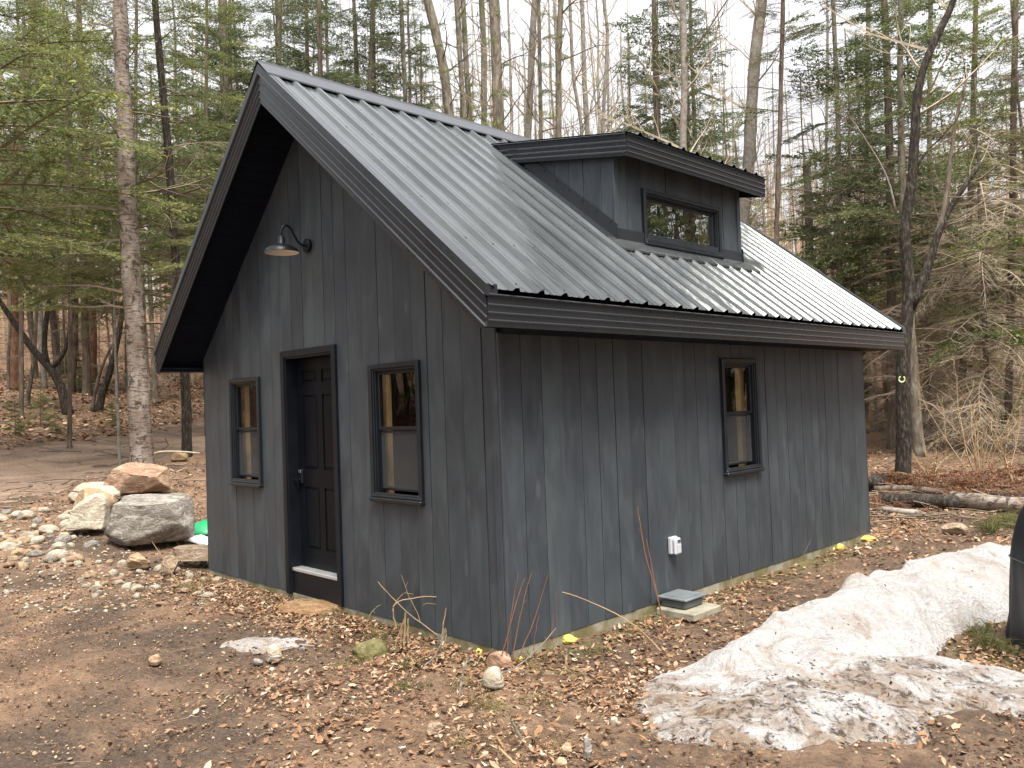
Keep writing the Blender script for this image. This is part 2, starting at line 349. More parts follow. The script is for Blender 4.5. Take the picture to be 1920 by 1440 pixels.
M = dict(
 siding=m_siding(), roof=m_roof(), trim=m_plain('charcoal metal trim', (.036, .040, .046), .28, .35, .08, 0, 3),
 soffit=m_plain('black soffit', (.005, .007, .014), .6, 0, .15, 0, 6, .12), black=m_plain('black satin paint', (.007, .009, .013), .42, 0, .2, 0, 6, .25),
 door=m_plain('black door paint', (.006, .0075, .010), .33, 0, .2, .0004, 3, .09), frame=m_plain('black window vinyl', (.012, .015, .019), .33, 0, .2, 0, 6, .4),
 dark=m_plain('interior shade board', (.022, .020, .019), .85), wood=m_plain('raw pine lumber', (.84, .54, .24), .6, 0, .25, .0008, 5),  # interior board coloured near black to stand in for the room's shade
 alu=m_plain('pale aluminium', (.62, .63, .64), .35, .6, .1), steel=m_plain('brushed steel', (.45, .46, .48), .3, .9, .1),
 glass=m_glass('window glass', (.94, .95, .94), .62), glassd=m_glass('dormer window glass', (.85, .87, .87), 4.2), screen=m_screen(),
 conc=m_plain('mossy concrete', (.27, .25, .19), .9, 0, .35, .004, 9), lampin=m_plain('white enamel', (.72, .70, .66), .4, 0, .05),
 foam=m_plain('yellow foam', (.70, .57, .12), .7, 0, .2, .01, 20), grey=m_plain('light grey plastic', (.48, .50, .53), .4, 0, .08),
 boxg=m_plain('dark grey plastic', (.075, .085, .09), .4, 0, .2), green=m_plain('green plastic', (.02, .28, .11), .35, 0, .15),
 white=m_plain('white sheet', (.78, .80, .84), .5, 0, .05), cover=m_plain('black grill cover', (.018, .020, .024), .55, 0, .25, .002, 4),
 ground=m_ground(), leaf=m_leaf(), snow=m_snow(), birch=m_birch(),
 bark=m_bark('brown bark', (.05, .038, .028), (.14, .11, .085), (.27, .23, .19)),
 barkd=m_bark('dark wet bark', (.013, .011, .009), (.036, .029, .023), (.15, .135, .115), (14, 14, 4)),
 barkg=m_bark('mossy grey bark', (.07, .056, .045), (.18, .155, .12), (.34, .31, .26), (6, 6, 2), .02, (.085, .092, .035)),
 barkp=m_bark('orange pine bark', (.07, .035, .022), (.20, .105, .065), (.33, .20, .14)),
 pale=m_bark('pale grey bark', (.11, .095, .08), (.25, .225, .195), (.38, .355, .32), (5, 5, 5), .006),
 twigw=m_plain('tan twig bark', (.50, .37, .25), .85, 0, .35), twig=m_plain('brown twig bark', (.17, .13, .095), .85), twigg=m_plain('grey twig bark', (.38, .315, .23), .85, 0, .3),
 twigr=m_plain('red brown stem', (.22, .10, .055), .6), twigt=m_plain('tan stem', (.34, .24, .13), .7),
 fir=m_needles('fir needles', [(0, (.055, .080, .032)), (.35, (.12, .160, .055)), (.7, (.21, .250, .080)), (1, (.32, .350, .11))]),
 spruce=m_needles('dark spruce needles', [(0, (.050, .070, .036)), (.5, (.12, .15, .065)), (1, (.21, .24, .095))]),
 grass=m_needles('grass blades', [(0, (.10, .11, .035)), (.5, (.22, .21, .08)), (1, (.36, .28, .14))]),
 rgrey=m_rock('grey rock', (.09, .078, .063), (.20, .18, .155), (.37, .345, .31)), rred=m_rock('reddish rock', (.17, .10, .068), (.31, .185, .125), (.44, .34, .23)),
 rtan=m_rock('tan rock', (.20, .135, .08), (.33, .23, .14), (.46, .36, .24)), rpale=m_rock('pale rock', (.24, .20, .15), (.40, .35, .27), (.54, .49, .39)),
 rflat=m_rock('layered rock', (.14, .10, .07), (.30, .22, .15), (.42, .34, .25), 1.5), rorange=m_rock('ochre stone', (.14, .08, .04), (.25, .15, .075), (.34, .23, .13)),
 moss=m_plain('moss', (.15, .135, .055), .95, 0, .45, .01, 25),
)
#==STRUCTURE==
# ground: one sheet, fine near the shed and coarse towards the horizon
def axis_pts(lo, hi, c0, c1, fine, grow=1.06):
    a = list(np.arange(c0, c1+1e-6, fine)); st = fine
    while a[-1] < hi: st = min(st*grow, 12); a.append(a[-1]+st)
    b = []; st = fine; q = c0
    while q > lo: st = min(st*grow, 12); q -= st; b.append(q)
    return np.array(b[::-1]+a)
gx = axis_pts(-185, 130, -12, 3.8, .045); gy = axis_pts(-130, 185, -3.6, 4.5, .045)
X, Y = np.meshgrid(gx, gy, indexing='ij'); Z = gz(X, Y)
near = np.exp(-(((X-1)**2+(Y+1)**2)/60))
Z = Z + near*(.042*fbm(X*5, Y*5, 5, 21)+.026*fbm(X*13+3, Y*13, 3, 22))*sm(.0, .3, np.maximum(np.maximum(-W-X, X), np.maximum(-Y, Y-L)))
n0, n1 = X.shape
idx = np.arange(n0*n1).reshape(n0, n1)
F = np.stack([idx[:-1, :-1], idx[1:, :-1], idx[1:, 1:], idx[:-1, 1:]], -1).reshape(-1, 4)
g = MB(); g.add(np.stack([X, Y, Z], -1).reshape(-1, 3), F)
ground = tag(g.build('ground', M['ground'], smooth=True), kind='structure')
def litter_amt(x, y):
    x = np.asarray(x, float); y = np.asarray(y, float)
    n = fbm(x*.9, y*.9, 4, 31)
    d = x*.698+y*.714                                     # runs along the camera's right hand
    base = sm(-2.4, -.6, d)                               # bare dirt to the lower left
    dy = np.maximum(-y, 0); dx = np.maximum(x, 0)
    edge = np.where((x < .2) & (x > -W-.5), sm(1.25, .25, dy), 0)
    right = np.where(x > 0, 1., 0)*sm(-1.6, -.3, y+.3*x)
    mudr = sm(1.3, 1.9, x)*sm(1.2, .2, y-.3*x)
    a = np.maximum(np.maximum(edge, right*.9), base*.75)
    a = a*(1-.8*mudr)
    a = np.where(x < -W, np.maximum(.16, sm(-14.8, -18.5, x+.45*(y-2))), a)
    a = np.where((x < -W) & (y > 1.2) & (x > -11), np.maximum(a, .55), a)
    a = np.where(y > 7, np.maximum(a, .85*sm(7, 9, y)), a)
    a = a*(1-.62*sm(.0, .6, x)*sm(.3, 1.2, y)*sm(2.4, 1.2, x)*(y < 9))
    rd = np.abs((x+13.6)*.86-(y-1.5)*(-.5)*-1) if False else road_d(x, y)
    a = a*sm(.9, 1.5, rd)
    pt = sm(-.30, .22, fbm(x*2.1+3, y*2.1, 4, 55)); pt = np.where(x < -12, 1, pt)
    return np.clip((a+.9*n*a*(1-a)*2+.25*n*(a > .05))*(.28+.85*pt), 0, 1)
def road_d(x, y):                                          # distance to the track's middle, 1 = its edge
    ax, ay, bx, by = -11.0, -5.0, -17.4, 7.5
    tx, ty = bx-ax, by-ay; ll = math.hypot(tx, ty); tx /= ll; ty /= ll
    s_ = (x-ax)*tx+(y-ay)*ty; d = (x-ax)*ty-(y-ay)*tx
    d = d+.35*np.sin(s_*.5)+.8*(s_/14)**2
    return np.abs(d)/1.9
la = litter_amt(X, Y)
wet = np.clip(sm(1.0, 1.7, X)*sm(1.3, .3, Y-.35*X)*.8+.55*sm(.0, .5, X)*sm(.2, 1.0, Y)*(Y < 8)*sm(3, 2, X)+sm(.15, .45, fbm(X*.8, Y*.8, 3, 41))*.7*sm(-1.0, -.2, -np.abs(X+1)-.0)*0 + .8*np.exp(-((X+1.9)**2/1.6+(Y+1.35)**2/.35)), 0, 1)
moss = np.clip(np.exp(-(np.maximum(np.abs(Y+.12)-.05, 0)/.12)**2)*(X > -W)*(X < .1)+np.exp(-((X-.12)/.16)**2)*(Y > -.1)*(Y < L+.1)+1.2*np.exp(-((X-2.6)**2/.5+(Y-2.2)**2/.5)), 0, 1)
for nm, arr in (('litter', la), ('wet', wet), ('moss', moss)):
    at = ground.data.attributes.new(nm, 'FLOAT', 'POINT'); at.data.foreach_set('value', arr.astype(np.float32).ravel())
# the dirt track on the left: its edges dive under the ground
s_ = np.linspace(-22, 26, 160); q_ = np.linspace(-1.25, 1.25, 26)
SS, QQ = np.meshgrid(s_, q_, indexing='ij')
tx, ty = -6.4/14.04, 12.5/14.04
DD = QQ*1.9-.35*np.sin(SS*.5)-.8*(SS/14)**2
RX = -11.0+SS*tx+DD*ty; RY = -5.0+SS*ty-DD*tx
RZ = gz(RX, RY)+.035*(1-QQ**2)+.02*fbm(RX*2, RY*2, 4, 5)-.03*np.exp(-((np.abs(QQ)-.42)/.14)**2)+.012
idx = np.arange(RX.size).reshape(RX.shape)
F = np.stack([idx[:-1, :-1], idx[1:, :-1], idx[1:, 1:], idx[:-1, 1:]], -1).reshape(-1, 4)
def m_road():
    k = NM('packed dirt'); geo = k.n('ShaderNodeNewGeometry').outputs['Position']
    def mp(sc, rot=0):
        q = k.n('ShaderNodeMapping'); q.inputs['Scale'].default_value = sc; q.inputs['Rotation'].default_value = (0, 0, rot); k.l(geo, q.inputs[0]); return q.outputs[0]
    a = k.noise(1, mp((3, .5, 1), R(-27)), 5, .6); f = k.noise(20, geo, 5, .7)
    c = k.ramp(a, [(.3, (.16, .108, .075)), (.55, (.28, .20, .145)), (.75, (.37, .275, .20))]); c = k.mix(k.ramp(f, [(.35, (.5,)*3), (.5, (0,)*3)]), c, (.08, .058, .043))
    k.bump(k.math('ADD', a, f), .04); return k.set(c, .92, 0, .25)
g = MB(); g.add(np.stack([RX, RY, RZ], -1).reshape(-1, 3), F)
tag(g.build('dirt_road', m_road(), smooth=True), kind='structure')

# ------------------------------------------------------------------ the shed
shed = empty('shed', (0, 0, 0), 'small charcoal board-sided shed with ribbed metal gable roof and shed dormer', 'shed')
XR, ZT, E_, RK, R2, EL, ZL = -W/2, 2.3907, .4141, .4707, .2016, .0884, 2.3819
SR = .8105; ZR = ZT+SR*(E_-XR); SLf = (ZR-ZL)/(XR-(-W-EL))
def zroof(x): return ZT+SR*(E_-x) if x >= XR else ZL+SLf*(x+W+EL)
TF = lambda a, z, d: (a, -d, z)
TS = lambda a, z, d: (d, a, z)
XD, YD0, YD1 = -.46, 1.96, 4.134
DS, DX, DZ = .19, -.25, 4.06
TD = lambda a, z, d: (XD+d, a, z)
rg = random.Random(5)
def boards(name, a0, a1, ztop, T, holes=(), zbot=lambda a: 0.0, extra=(), wmin=.17, wmax=.235, inner=True, seed=1):
    rr = random.Random(seed); edges = [a0]
    while edges[-1] < a1-.25: edges.append(edges[-1]+rr.uniform(wmin, wmax))
    edges = edges[:-1]+[a1] if a1-edges[-1] < .1 else edges+[a1]
    cuts = sorted(set(edges) | {c for h in holes for c in h[:2]} | {c for c in extra if a0 < c < a1})
    mb = MB(); inn = MB(); bi = 0; rn = rr.random(); dep = 0
    for p, q in zip(cuts[:-1], cuts[1:]):
        ledge = p in edges; redge = q in edges
        if ledge: rn = rr.random(); dep = rr.uniform(-.003, .002)
        gl = rr.choice((.0024, .003, .005)); pa = p+(gl if ledge else 0); qa = q-(.0018 if redge else 0)
        hs_ = sorted([(h[2], h[3]) for h in holes if h[0] < (p+q)/2 < h[1]])
        lo = [(zbot(p), zbot(q))]; hi = []
        for z0, z1 in hs_: hi.append((z0, z0)); lo.append((z1, z1))
        hi.append((ztop(p), ztop(q)))
        for (l0, l1), (h0, h1) in zip(lo, hi):
            if h0-l0 < .01 and h1-l1 < .01: continue
            f = [(pa, l0, dep), (qa, l1, dep), (qa, h1, dep), (pa, h0, dep)]; b = [(x, z, -.016) for x, z, d in f]
            mb.add([T(*v) for v in f], (0, 1, 2, 3), 0, rn)
            V = [T(*v) for v in f+b]
            if ledge: mb.add(V, (4, 0, 3, 7), 0, rn)
            if redge: mb.add(V, (1, 5, 6, 2), 0, rn)
            mb.add(V, (4, 5, 1, 0), 0, rn)
            mb.add([T(p, l0, -.013), T(q, l1, -.013), T(q, h1, -.013), T(p, h0, -.013)], (0, 1, 2, 3), 1)
            inn.add([T(p, l0, -.11), T(q, l1, -.11), T(q, h1, -.11), T(p, h0, -.11)], (0, 1, 2, 3), 0)
    o = mb.build(name, [M['siding'], M['black']], shed)
    if False: inn.build('interior_shade', M['dark'], shed)
    return o
DR = (-3.0, -2.043, -.02, 2.28); WR_ = (-1.541, -.866, .949, 2.068); WL_ = (-4.093, -3.443, .962, 2.066); WS_ = (2.857, 3.527, .956, 2.065)
WD_ = (2.365, 3.72, 3.15, 3.69)
ins = lambda h, k=.035: (h[0]+k, h[1]-k, h[2]+k, h[3]-k)
boards('gable_wall', -W, 0, lambda a: zroof(a)-.12, TF, [(DR[0]+.04, DR[1]-.04, -.02, DR[3]-.04), ins(WR_), ins(WL_)], extra=(XR,), seed=4)
boards('side_wall', 0.02, L, lambda a: H+.1, TS, [ins(WS_)], seed=11)
boards('rear_wall', -W, 0, lambda a: zroof(a)-.12, lambda a, z, d: (a, L+d, z), extra=(XR,), seed=7)
boards('side_wall', 0, L, lambda a: H+.1, lambda a, z, d: (-W-d, a, z), seed=8)
mb = MB(); mb.bbox((-.062, -.020, -.015), (0.0, -.0045, 2.32), .004, rnd=.3); mb.bbox((.004, -.020, -.015), (.026, .019, 2.2), .004, rnd=.7)
mb.build('corner_board', M['siding'], shed)
mb = MB(); mb.box((-W+.006, .006, -.45), (-.006, L-.006, -.004)); mb.box((-W+.06, .06, -.02), (-.06, L-.06, .05), 1)
kf = NM('mossy foundation concrete'); fn = kf.noise(7, None, 6, .7); f2 = kf.noise(2.2, None, 4, .6)
fc = kf.ramp(fn, [(.3, (.20, .185, .14)), (.7, (.36, .34, .27))]); fc = kf.mix(kf.ramp(f2, [(.42, (0,)*3), (.55, (.85,)*3)]), fc, kf.mix(fn, (.075, .062, .025), (.22, .19, .08))); kf.bump(fn, .006)
mb.build('foundation', [kf.set(fc, .95, 0, .2), M['dark']], shed)
# mossy foot of the foundation
# roof metal
PRO = []
def prof(y0, y1):
    ys = []; P = .2286; k = int(math.floor(y0/P))-1
    while k*P < y1+P:
        for dy, h in ((-.036, 0), (-.014, .024), (.014, .024), (.036, 0), (.070, 0), (.075, .003), (.087, .003), (.092, 0), (.136, 0), (.141, .003), (.153, .003), (.158, 0)):
            y = k*P+dy
            if y0 <= y <= y1: ys.append((y, h))
        k += 1
    return [(y0, ys[0][1])]+ys+[(y1, ys[-1][1])]
def sheet(mb, p0, up, lu, y0, y1, nrm, nu=14, screws=True, seed=0):
    p0 = np.array(p0); up = np.array(up)/np.linalg.norm(up); nrm = np.array(nrm)/np.linalg.norm(nrm)
    pr = prof(y0, y1); U = np.linspace(0, lu, nu)
    V = np.array([[p0+up*u+np.array([0, y, 0])+nrm*(h+.0040*float(fbm(u*1.3+seed, y*2.2, 3, 2))) for y, h in pr] for u in U])
    n = len(pr); i = np.arange(nu-1)[:, None]*n; j = np.arange(n-1)[None]
    F = np.stack([i+j, i+j+1, i+n+j+1, i+n+j], -1).reshape(-1, 4)
    mb.add(V.reshape(-1, 3), F)
    mb.add((V-nrm*.0025).reshape(-1, 3), F[:, ::-1], 1)          # the dark underside
    if screws:
        P = .2286
        for u in np.arange(.06, lu, .61):
            for k in range(int(y0/P)-1, int(y1/P)+2):
                for off, hh in ((.045, 0),) :
                    y = k*P+off
                    if not (y0+.02 < y < y1-.02): continue
                    c = p0+up*(u+.012*((k*7) % 5-2))+np.array([0, y, 0]); th = np.arange(6)*math.pi/3
                    for (r0, h0, r1, h1) in ((.012, .001, .012, .006), (.0075, .006, .007, .015)):
                        A = [c+up*math.cos(t)*r0+np.array([0, 1, 0])*math.sin(t)*r0+nrm*h0 for t in th]
                        B = [c+up*math.cos(t)*r1+np.array([0, 1, 0])*math.sin(t)*r1+nrm*h1 for t in th]
                        mb.add(A+B, [(q, (q+1) % 6, 6+(q+1) % 6, 6+q) for q in range(6)], 2); mb.add(B, (0, 1, 2, 3, 4, 5), 2)
VO = .046
mb = MB()
ln = math.hypot(E_+.020-XR, SR*(E_+.020-XR))
sheet(mb, (E_+.020, 0, ZT+VO-SR*.020), (-1, 0, SR), ln-.03, -RK+.012, L+R2+.01, (SR, 0, 1), seed=3)
lnL = math.hypot(XR+W+EL+.03, SLf*(XR+W+EL+.03))
sheet(mb, (-W-EL-.03, 0, ZL+VO-SLf*.03), (1, 0, SLf), lnL-.03, -RK+.012, L+R2+.01, (-SLf, 0, 1), seed=9, screws=False)
mb.build('metal_roof', [M['roof'], M['soffit'], M['black']], shed)
# deck and sloped soffit under the metal
mb = MB()
for sg in (0, 1):
    xe = E_-.012 if sg == 0 else -W-EL+.012
    for y0, y1 in ((-RK+.012, L+R2-.012),):
        a = [(XR, zroof(XR)-.004), (xe, zroof(xe)-.004), (xe, zroof(xe)-.16), (XR, zroof(XR)-.16)]
        V = [(x, y0, z) for x, z in a]+[(x, y1, z) for x, z in a]
        fs = [(0, 1, 2, 3), (7, 6, 5, 4), (1, 5, 6, 2), (0, 4, 5, 1), (3, 2, 6, 7)]
        mb.add(V, [f if sg == 0 else f[::-1] for f in fs])
mb.box((.018, .001, ZT-.196), (E_-.014, L+R2-.02, ZT-.170)); mb.box((E_-.11, -RK+.013, ZT-.1975), (E_-.0145, 0, ZT-.175)); mb.box((-W-EL+.014, -RK+.02, ZL-.196), (-W-.002, L+R2-.02, ZL-.170))
for k in range(1, 26):                                        # panel ribs of the soffit, running up the slope's width
    for sg in (0, 1):
        x0 = XR+(E_-XR)*k/26 if sg == 0 else XR-(XR+W+EL)*k/26
        x1 = x0+.006; z = min(zroof(x0), zroof(x1))-.164
        mb.box((x0, -RK+.03, z), (x1, -.005, z+.02))
mb.build('soffit', M['soffit'], shed)
# fascia
BANDS = [(0, .020), (.005, .024), (.011, .022), (.019, .006), (.058, .004), (.062, .012), (.067, .014), (.077, .006), (.108, .003), (.112, .011), (.117, .013), (.127, .005), (.156, .002), (.160, .010), (.165, .012), (.175, .004), (1.0, 0)]
def fprof(h): return [(min(d/.204*h if d < 1 else h, h), o) for d, o in BANDS]
def fascia_lines(mb, lines, back):
    # lines: list of (start, end) points, one per profile line
    V = []; n = len(lines)
    for a, b in lines: V += [a, b]
    for k in range(n-1): mb.add([V[2*k], V[2*k+2], V[2*k+3], V[2*k+1]], (0, 1, 2, 3))
    a0, b0 = lines[0]; a1, b1 = lines[-1]; bk = np.array(back)
    mb.add([np.array(a0)+bk, np.array(a0), np.array(b0), np.array(b0)+bk], (0, 1, 2, 3))
    mb.add([np.array(a1), np.array(a1)+bk, np.array(b1)+bk, np.array(b1)], (0, 1, 2, 3))
    mb.add([v[0] for v in lines]+[np.array(a1)+bk, np.array(a0)+bk], tuple(range(n+2))[::-1])
    mb.add([v[1] for v in lines]+[np.array(b1)+bk, np.array(b0)+bk], tuple(range(n+2)))
    mb.add([np.array(a0)+bk, np.array(b0)+bk, np.array(b1)+bk, np.array(a1)+bk], (0, 1, 2, 3))
mb = MB(); fascia_lines(mb, [((E_+o, -RK, ZT-d), (E_+o, L+R2, ZT-d)) for d, o in fprof(.204)], (-.01, 0, 0))
mb.build('eave_fascia', M['trim'], shed)
mb = MB(); fascia_lines(mb, [((-W-EL-o, L+R2, ZL-d), (-W-EL-o, -RK, ZL-d)) for d, o in fprof(.204)], (.01, 0, 0))
mb.build('eave_fascia', M['trim'], shed)
def rake(y, sy, nm='rake_fascia'):
    for sg in (0, 1):
        mb = MB(); lines = []
        for d, o in fprof(.266):
            if sg == 0:
                xe = E_ if d <= .204 else E_-(d-.204)/SR; A = (XR, y+sy*(.002+o), ZR-d); B = (xe+(.004 if d <= .204 else 0), y+sy*(.002+o), zroof(xe)-d)
            else:
                xe = -W-EL if d <= .204 else -W-EL+(d-.204)/SLf; A = (xe, y+sy*(.002+o), zroof(xe)-d); B = (XR, y+sy*(.002+o), ZR-d)
            lines.append((A, B) if sy < 0 else (B, A))
        fascia_lines(mb, lines, (0, -sy*.01, 0))
        # rake cap over the edge of the metal
        x0, x1 = (XR, E_+.02) if sg == 0 else (-W-EL-.02, XR)
        z0, z1 = (ZR, ZT-SR*.02) if sg == 0 else (ZL-SLf*.02, ZR)
        ya, yb = (y-.022, y+.075) if sy < 0 else (y-.075, y+.022)
        V = [(x0, ya, z0+.002), (x1, ya, z1+.002), (x1, yb, z1+.002), (x0, yb, z0+.002), (x0, ya, z0+VO+.030), (x1, ya, z1+VO+.030), (x1, yb, z1+VO+.030), (x0, yb, z0+VO+.030)]
        mb.add(V, [(0,3,2,1),(4,5,6,7),(0,1,5,4),(1,2,6,5),(2,3,7,6),(3,0,4,7)])
        mb.build(nm, M['trim'], shed)
rake(-RK, -1); rake(L+R2, 1)
mb = MB()                                                     # ridge cap
cp = [(-.17, -.17*SLf+.052), (-.165, -.165*SLf+.062), (-.022, .075-.022*SLf), (0, .087), (.022, .075-.022*SR), (.175, -.175*SR+.062), (.18, -.18*SR+.052)]
ys = np.linspace(-RK-.028, L+R2+.02, 12)
V = np.array([[(XR+x, y, ZR+z+.026) for x, z in cp] for y in ys]); n = len(cp)
i = np.arange(11)[:, None]*n; j = np.arange(n-1)[None]; F = np.stack([i+j, i+j+1, i+n+j+1, i+n+j], -1).reshape(-1, 4)
mb.add(V.reshape(-1, 3), F[:, ::-1]); mb.add((V-np.array([0, 0, .004])).reshape(-1, 3), F)
mb.build('ridge_cap', M['trim'], shed)

# ---- windows
def ring(mb, T, a0, a1, z0, z1, wd, d0, d1, bev=.004, mat=0, wt=None, wb=None):
    wt = wd if wt is None else wt; wb = wd if wb is None else wb
    mb.bbox((a0, z0, d0), (a0+wd, z1, d1), bev, mat, 0, T); mb.bbox((a1-wd, z0, d0), (a1, z1, d1), bev, mat, 0, T)
    mb.bbox((a0+wd, z1-wt, d0), (a1-wd, z1, d1-.0015), bev, mat, 0, T); mb.bbox((a0+wd, z0, d0), (a1-wd, z0+wb, d1-.0015), bev, mat, 0, T)
def win(T, a0, a1, z0, z1, hung=True, label=None):
    mb = MB(); ring(mb, T, a0, a1, z0+.03, z1, .042, -.012, .034, .006); ring(mb, T, a0+.042, a1-.042, z0+.04, z1-.042, .016, -.07, .020, .004)
    ring(mb, T, a0+.058, a1-.058, z0+.05, z1-.058, .010, -.07, .004, .003)
    root = mb.build('window', M['frame'], shed)
    if label: root['label'] = label
    mb = MB(); mb.bbox((a0-.006, z0, -.01), (a1+.006, z0+.034, .052), .008, 0, 0, T); mb.bbox((a0+.005, z0+.034, -.01), (a1-.005, z0+.055, .040), .006, 0, 0, T)
    mb.build('sill', M['frame'], root)
    A0, A1, Z0, Z1 = a0+.066, a1-.066, z0+.085, z1-.066; zm = Z0+(Z1-Z0)*.52
    def pane(nm, x0, x1, y0, y1, d, mat):
        g_ = MB(); g_.add([T(x0, y0, d), T(x1, y0, d), T(x1, y1, d), T(x0, y1, d)], (0, 1, 2, 3)); g_.build(nm, M[mat], root)
    if hung:
        mb = MB(); ring(mb, T, A0, A1, zm-.012, Z1, .022, -.045, -.018, .004, wb=.03); mb.build('sash', M['frame'], root)
        mb = MB(); ring(mb, T, A0, A1, Z0, zm-.016, .020, -.07, -.047, .004, wt=.02, wb=.034); mb.build('sash', M['frame'], root)
        pane('pane', A0+.021, A1-.021, zm+.017, Z1-.021, -.030, 'glass'); pane('pane', A0+.019, A1-.019, Z0+.033, zm-.035, -.060, 'glass')
        pane('insect_screen', A0+.004, A1-.004, Z0+.02, zm-.014, -.040, 'screen')
    else:
        mb = MB(); ring(mb, T, A0, A1, Z0, Z1, .026, -.055, -.018, .004); mb.build('sash', M['frame'], root)
        pane('pane', A0+.024, A1-.024, Z0+.024, Z1-.024, -.035, 'glassd')
    return root
win(TF, *WR_[:2], *WR_[2:]); win(TF, *WL_[:2], *WL_[2:]); win(TS, *WS_[:2], *WS_[2:]); win(TD, *WD_[:2], *WD_[2:], hung=False, label='wide fixed window of the dormer')
# pine studs seen through the glass
def stud(p0, p1): mb = MB(); mb.bbox(p0, p1, .003); return mb.build('wall_stud', M['wood'], shed)
stud((-1.635, .16, .06), (-1.545, .21, 2.25))
c = on_axis(464, 800, 1, .2); stud((c[0]-.065, .16, .06), (c[0]+.045, .21, 2.3))
c = on_axis(1388, 780, 0, -.2); stud((-.21, c[1]-.06, .06), (-.16, c[1]+.03, 2.1))
c = on_axis(1325, 440, 0, XD-.14); stud((XD-.20, c[1]-.05, 3.10), (XD-.14, c[1]+.05, 3.9))
# ---- door
mb = MB(); a0, a1, z1 = DR[0], DR[1], DR[3]
mb.bbox((a0, -.01, -.01), (a0+.062, z1, .028), .005, 0, 0, TF); mb.bbox((a1-.062, -.01, -.01), (a1, z1, .028), .005, 0, 0, TF); mb.bbox((a0+.062, z1-.062, -.01), (a1-.062, z1, .0265), .005, 0, 0, TF)
mb.bbox((a0+.045, -.01, -.16), (a0+.075, z1-.045, .012), .003, 0, 0, TF); mb.bbox((a1-.075, -.01, -.16), (a1-.045, z1-.045, .012), .003, 0, 0, TF); mb.bbox((a0+.075, z1-.08, -.16), (a1-.075, z1-.05, .012), .003, 0, 0, TF)
mb.bbox((a0+.075, -.03, -.14), (a1-.075, .205, -.012), .003, 0, 0, TF)
mb.build('door_frame', M['black'], shed)
mb = MB(); mb.bbox((a0+.075, .206, -.15), (a1-.075, .236, -.004), .004, 0, 0, TF); mb.build('threshold', M['alu'], shed)
mb = MB(); D0, D1, B0, B1 = a0+.078, a1-.078, .240, z1-.084; dd = -.115
mb.box((D0, B0, dd-.04), (D1, B1, dd), 0, 0, TF)
wd = D1-D0; hh = B1-B0; st = .105; cx = (D0+D1)/2
rows = [(.055, .115), (.175, .53), (.615, .91)]                # fractions from the top
zs = [(B1-hh*b, B1-hh*a) for a, b in rows]
cols = [(D0+st, cx-.045), (cx+.045, D1-st)]
for x0, x1 in ((D0, D0+st), (cx-.045, cx+.045), (D1-st, D1)): mb.box((x0, B0, dd), (x1, B1, dd+.013), 0, 0, TF)
br = [B0]+[q for z in sorted(zs) for q in z]+[B1]
for c0, c1 in cols:
    for p, q in zip(br[0::2], br[1::2]): mb.box((c0, p, dd), (c1, q, dd+.0125), 0, 0, TF)
    for z0_, z1_ in zs: mb.bbox((c0+.022, z0_+.022, dd-.001), (c1-.022, z1_-.022, dd+.010), .006, 0, 0, TF)
door = mb.build('door', M['door'], shed)
c = on_axis(567, 893, 1, .106); hx, hz = c[0], c[2]
mb = MB(); mb.bbox((hx-.036, hz-.07, dd+.008), (hx+.036, hz+.07, dd+.034), .01, 0, 0, TF)
mb.tube([TF(hx, hz-.03, dd+.03), TF(hx, hz-.03, dd+.075)], .011, 10, 0, 0, True); mb.tube([TF(hx+.01, hz-.03, dd+.07), TF(hx-.04, hz-.033, dd+.072), TF(hx-.085, hz-.03, dd+.066)], [.011, .010, .008], 8, 0, 0, True)
mb.bbox((hx-.022, hz+.035, dd+.034), (hx+.022, hz+.062, dd+.040), .002, 1, 0, TF)
mb.build('door_handle', [M['black'], M['steel']], door)
# ---- dormer
zd = lambda x: DZ+DS*(DX-x)
zm_ = lambda x: zroof(x)+VO
boards('dormer_wall', YD0, YD1, lambda a: zd(XD)-.09, TD, [ins(WD_)], zbot=lambda a: zm_(XD)-.03, seed=21, inner=False)
XB = (DZ+DS*DX-ZT-SR*E_-VO)/(DS-SR)                             # where the dormer roof meets the main roof
for yy, sg in ((YD0, -1), (YD1, 1)):
    boards('dormer_wall', -2.0, XD, lambda a: max(zd(a)-.09, zm_(a)-.02), (lambda a, z, d, yy=yy, sg=sg: (a, yy+sg*d, z)), zbot=lambda a: zm_(a)-.03, extra=(-1.57,), seed=23+sg, inner=False)
for ya_, yb_ in ((YD0-.012, YD0+.05), (YD1-.05, YD1+.012)): mb = MB(); mb.bbox((XD-.01, ya_, zm_(XD)), (XD+.012, yb_, zd(XD)-.13), .003, rnd=.5); mb.build('corner_board', M['siding'], shed)
mb = MB(); mb.box((XD-1.9, YD0+.03, 3.0), (XD-.6, YD1-.03, 3.02)); mb.add([(XD-.02, YD0+.03, zm_(XD)+.05), (XD-.02, YD1-.03, zm_(XD)+.05), (-2.0, YD1-.03, zm_(-2.0)+.05), (-2.0, YD0+.03, zm_(-2.0)+.05)], (0, 1, 2, 3)); mb.build('interior_shade', M['dark'], shed)  # dark sheet added over the roof metal, standing in for the dim dormer inside
YF0, YF1 = 1.895, 4.335
mb = MB()
a = [(DX-.008, zd(DX)-.004), (XB, zd(XB)-.004), (XB, zd(XB)-.10), (-1.5, zd(-1.5)-.13), (DX-.008, zd(DX)-.13)]
V = [(x, YF0+.012, z) for x, z in a]+[(x, YF1-.012, z) for x, z in a]
mb.add(V, [(0, 4, 9, 5), (3, 8, 9, 4), (0, 5, 6, 1)]); mb.add(V, [(0, 1, 2, 3, 4), (9, 8, 7, 6, 5)])
mb.build('dormer_soffit', M['soffit'], shed)
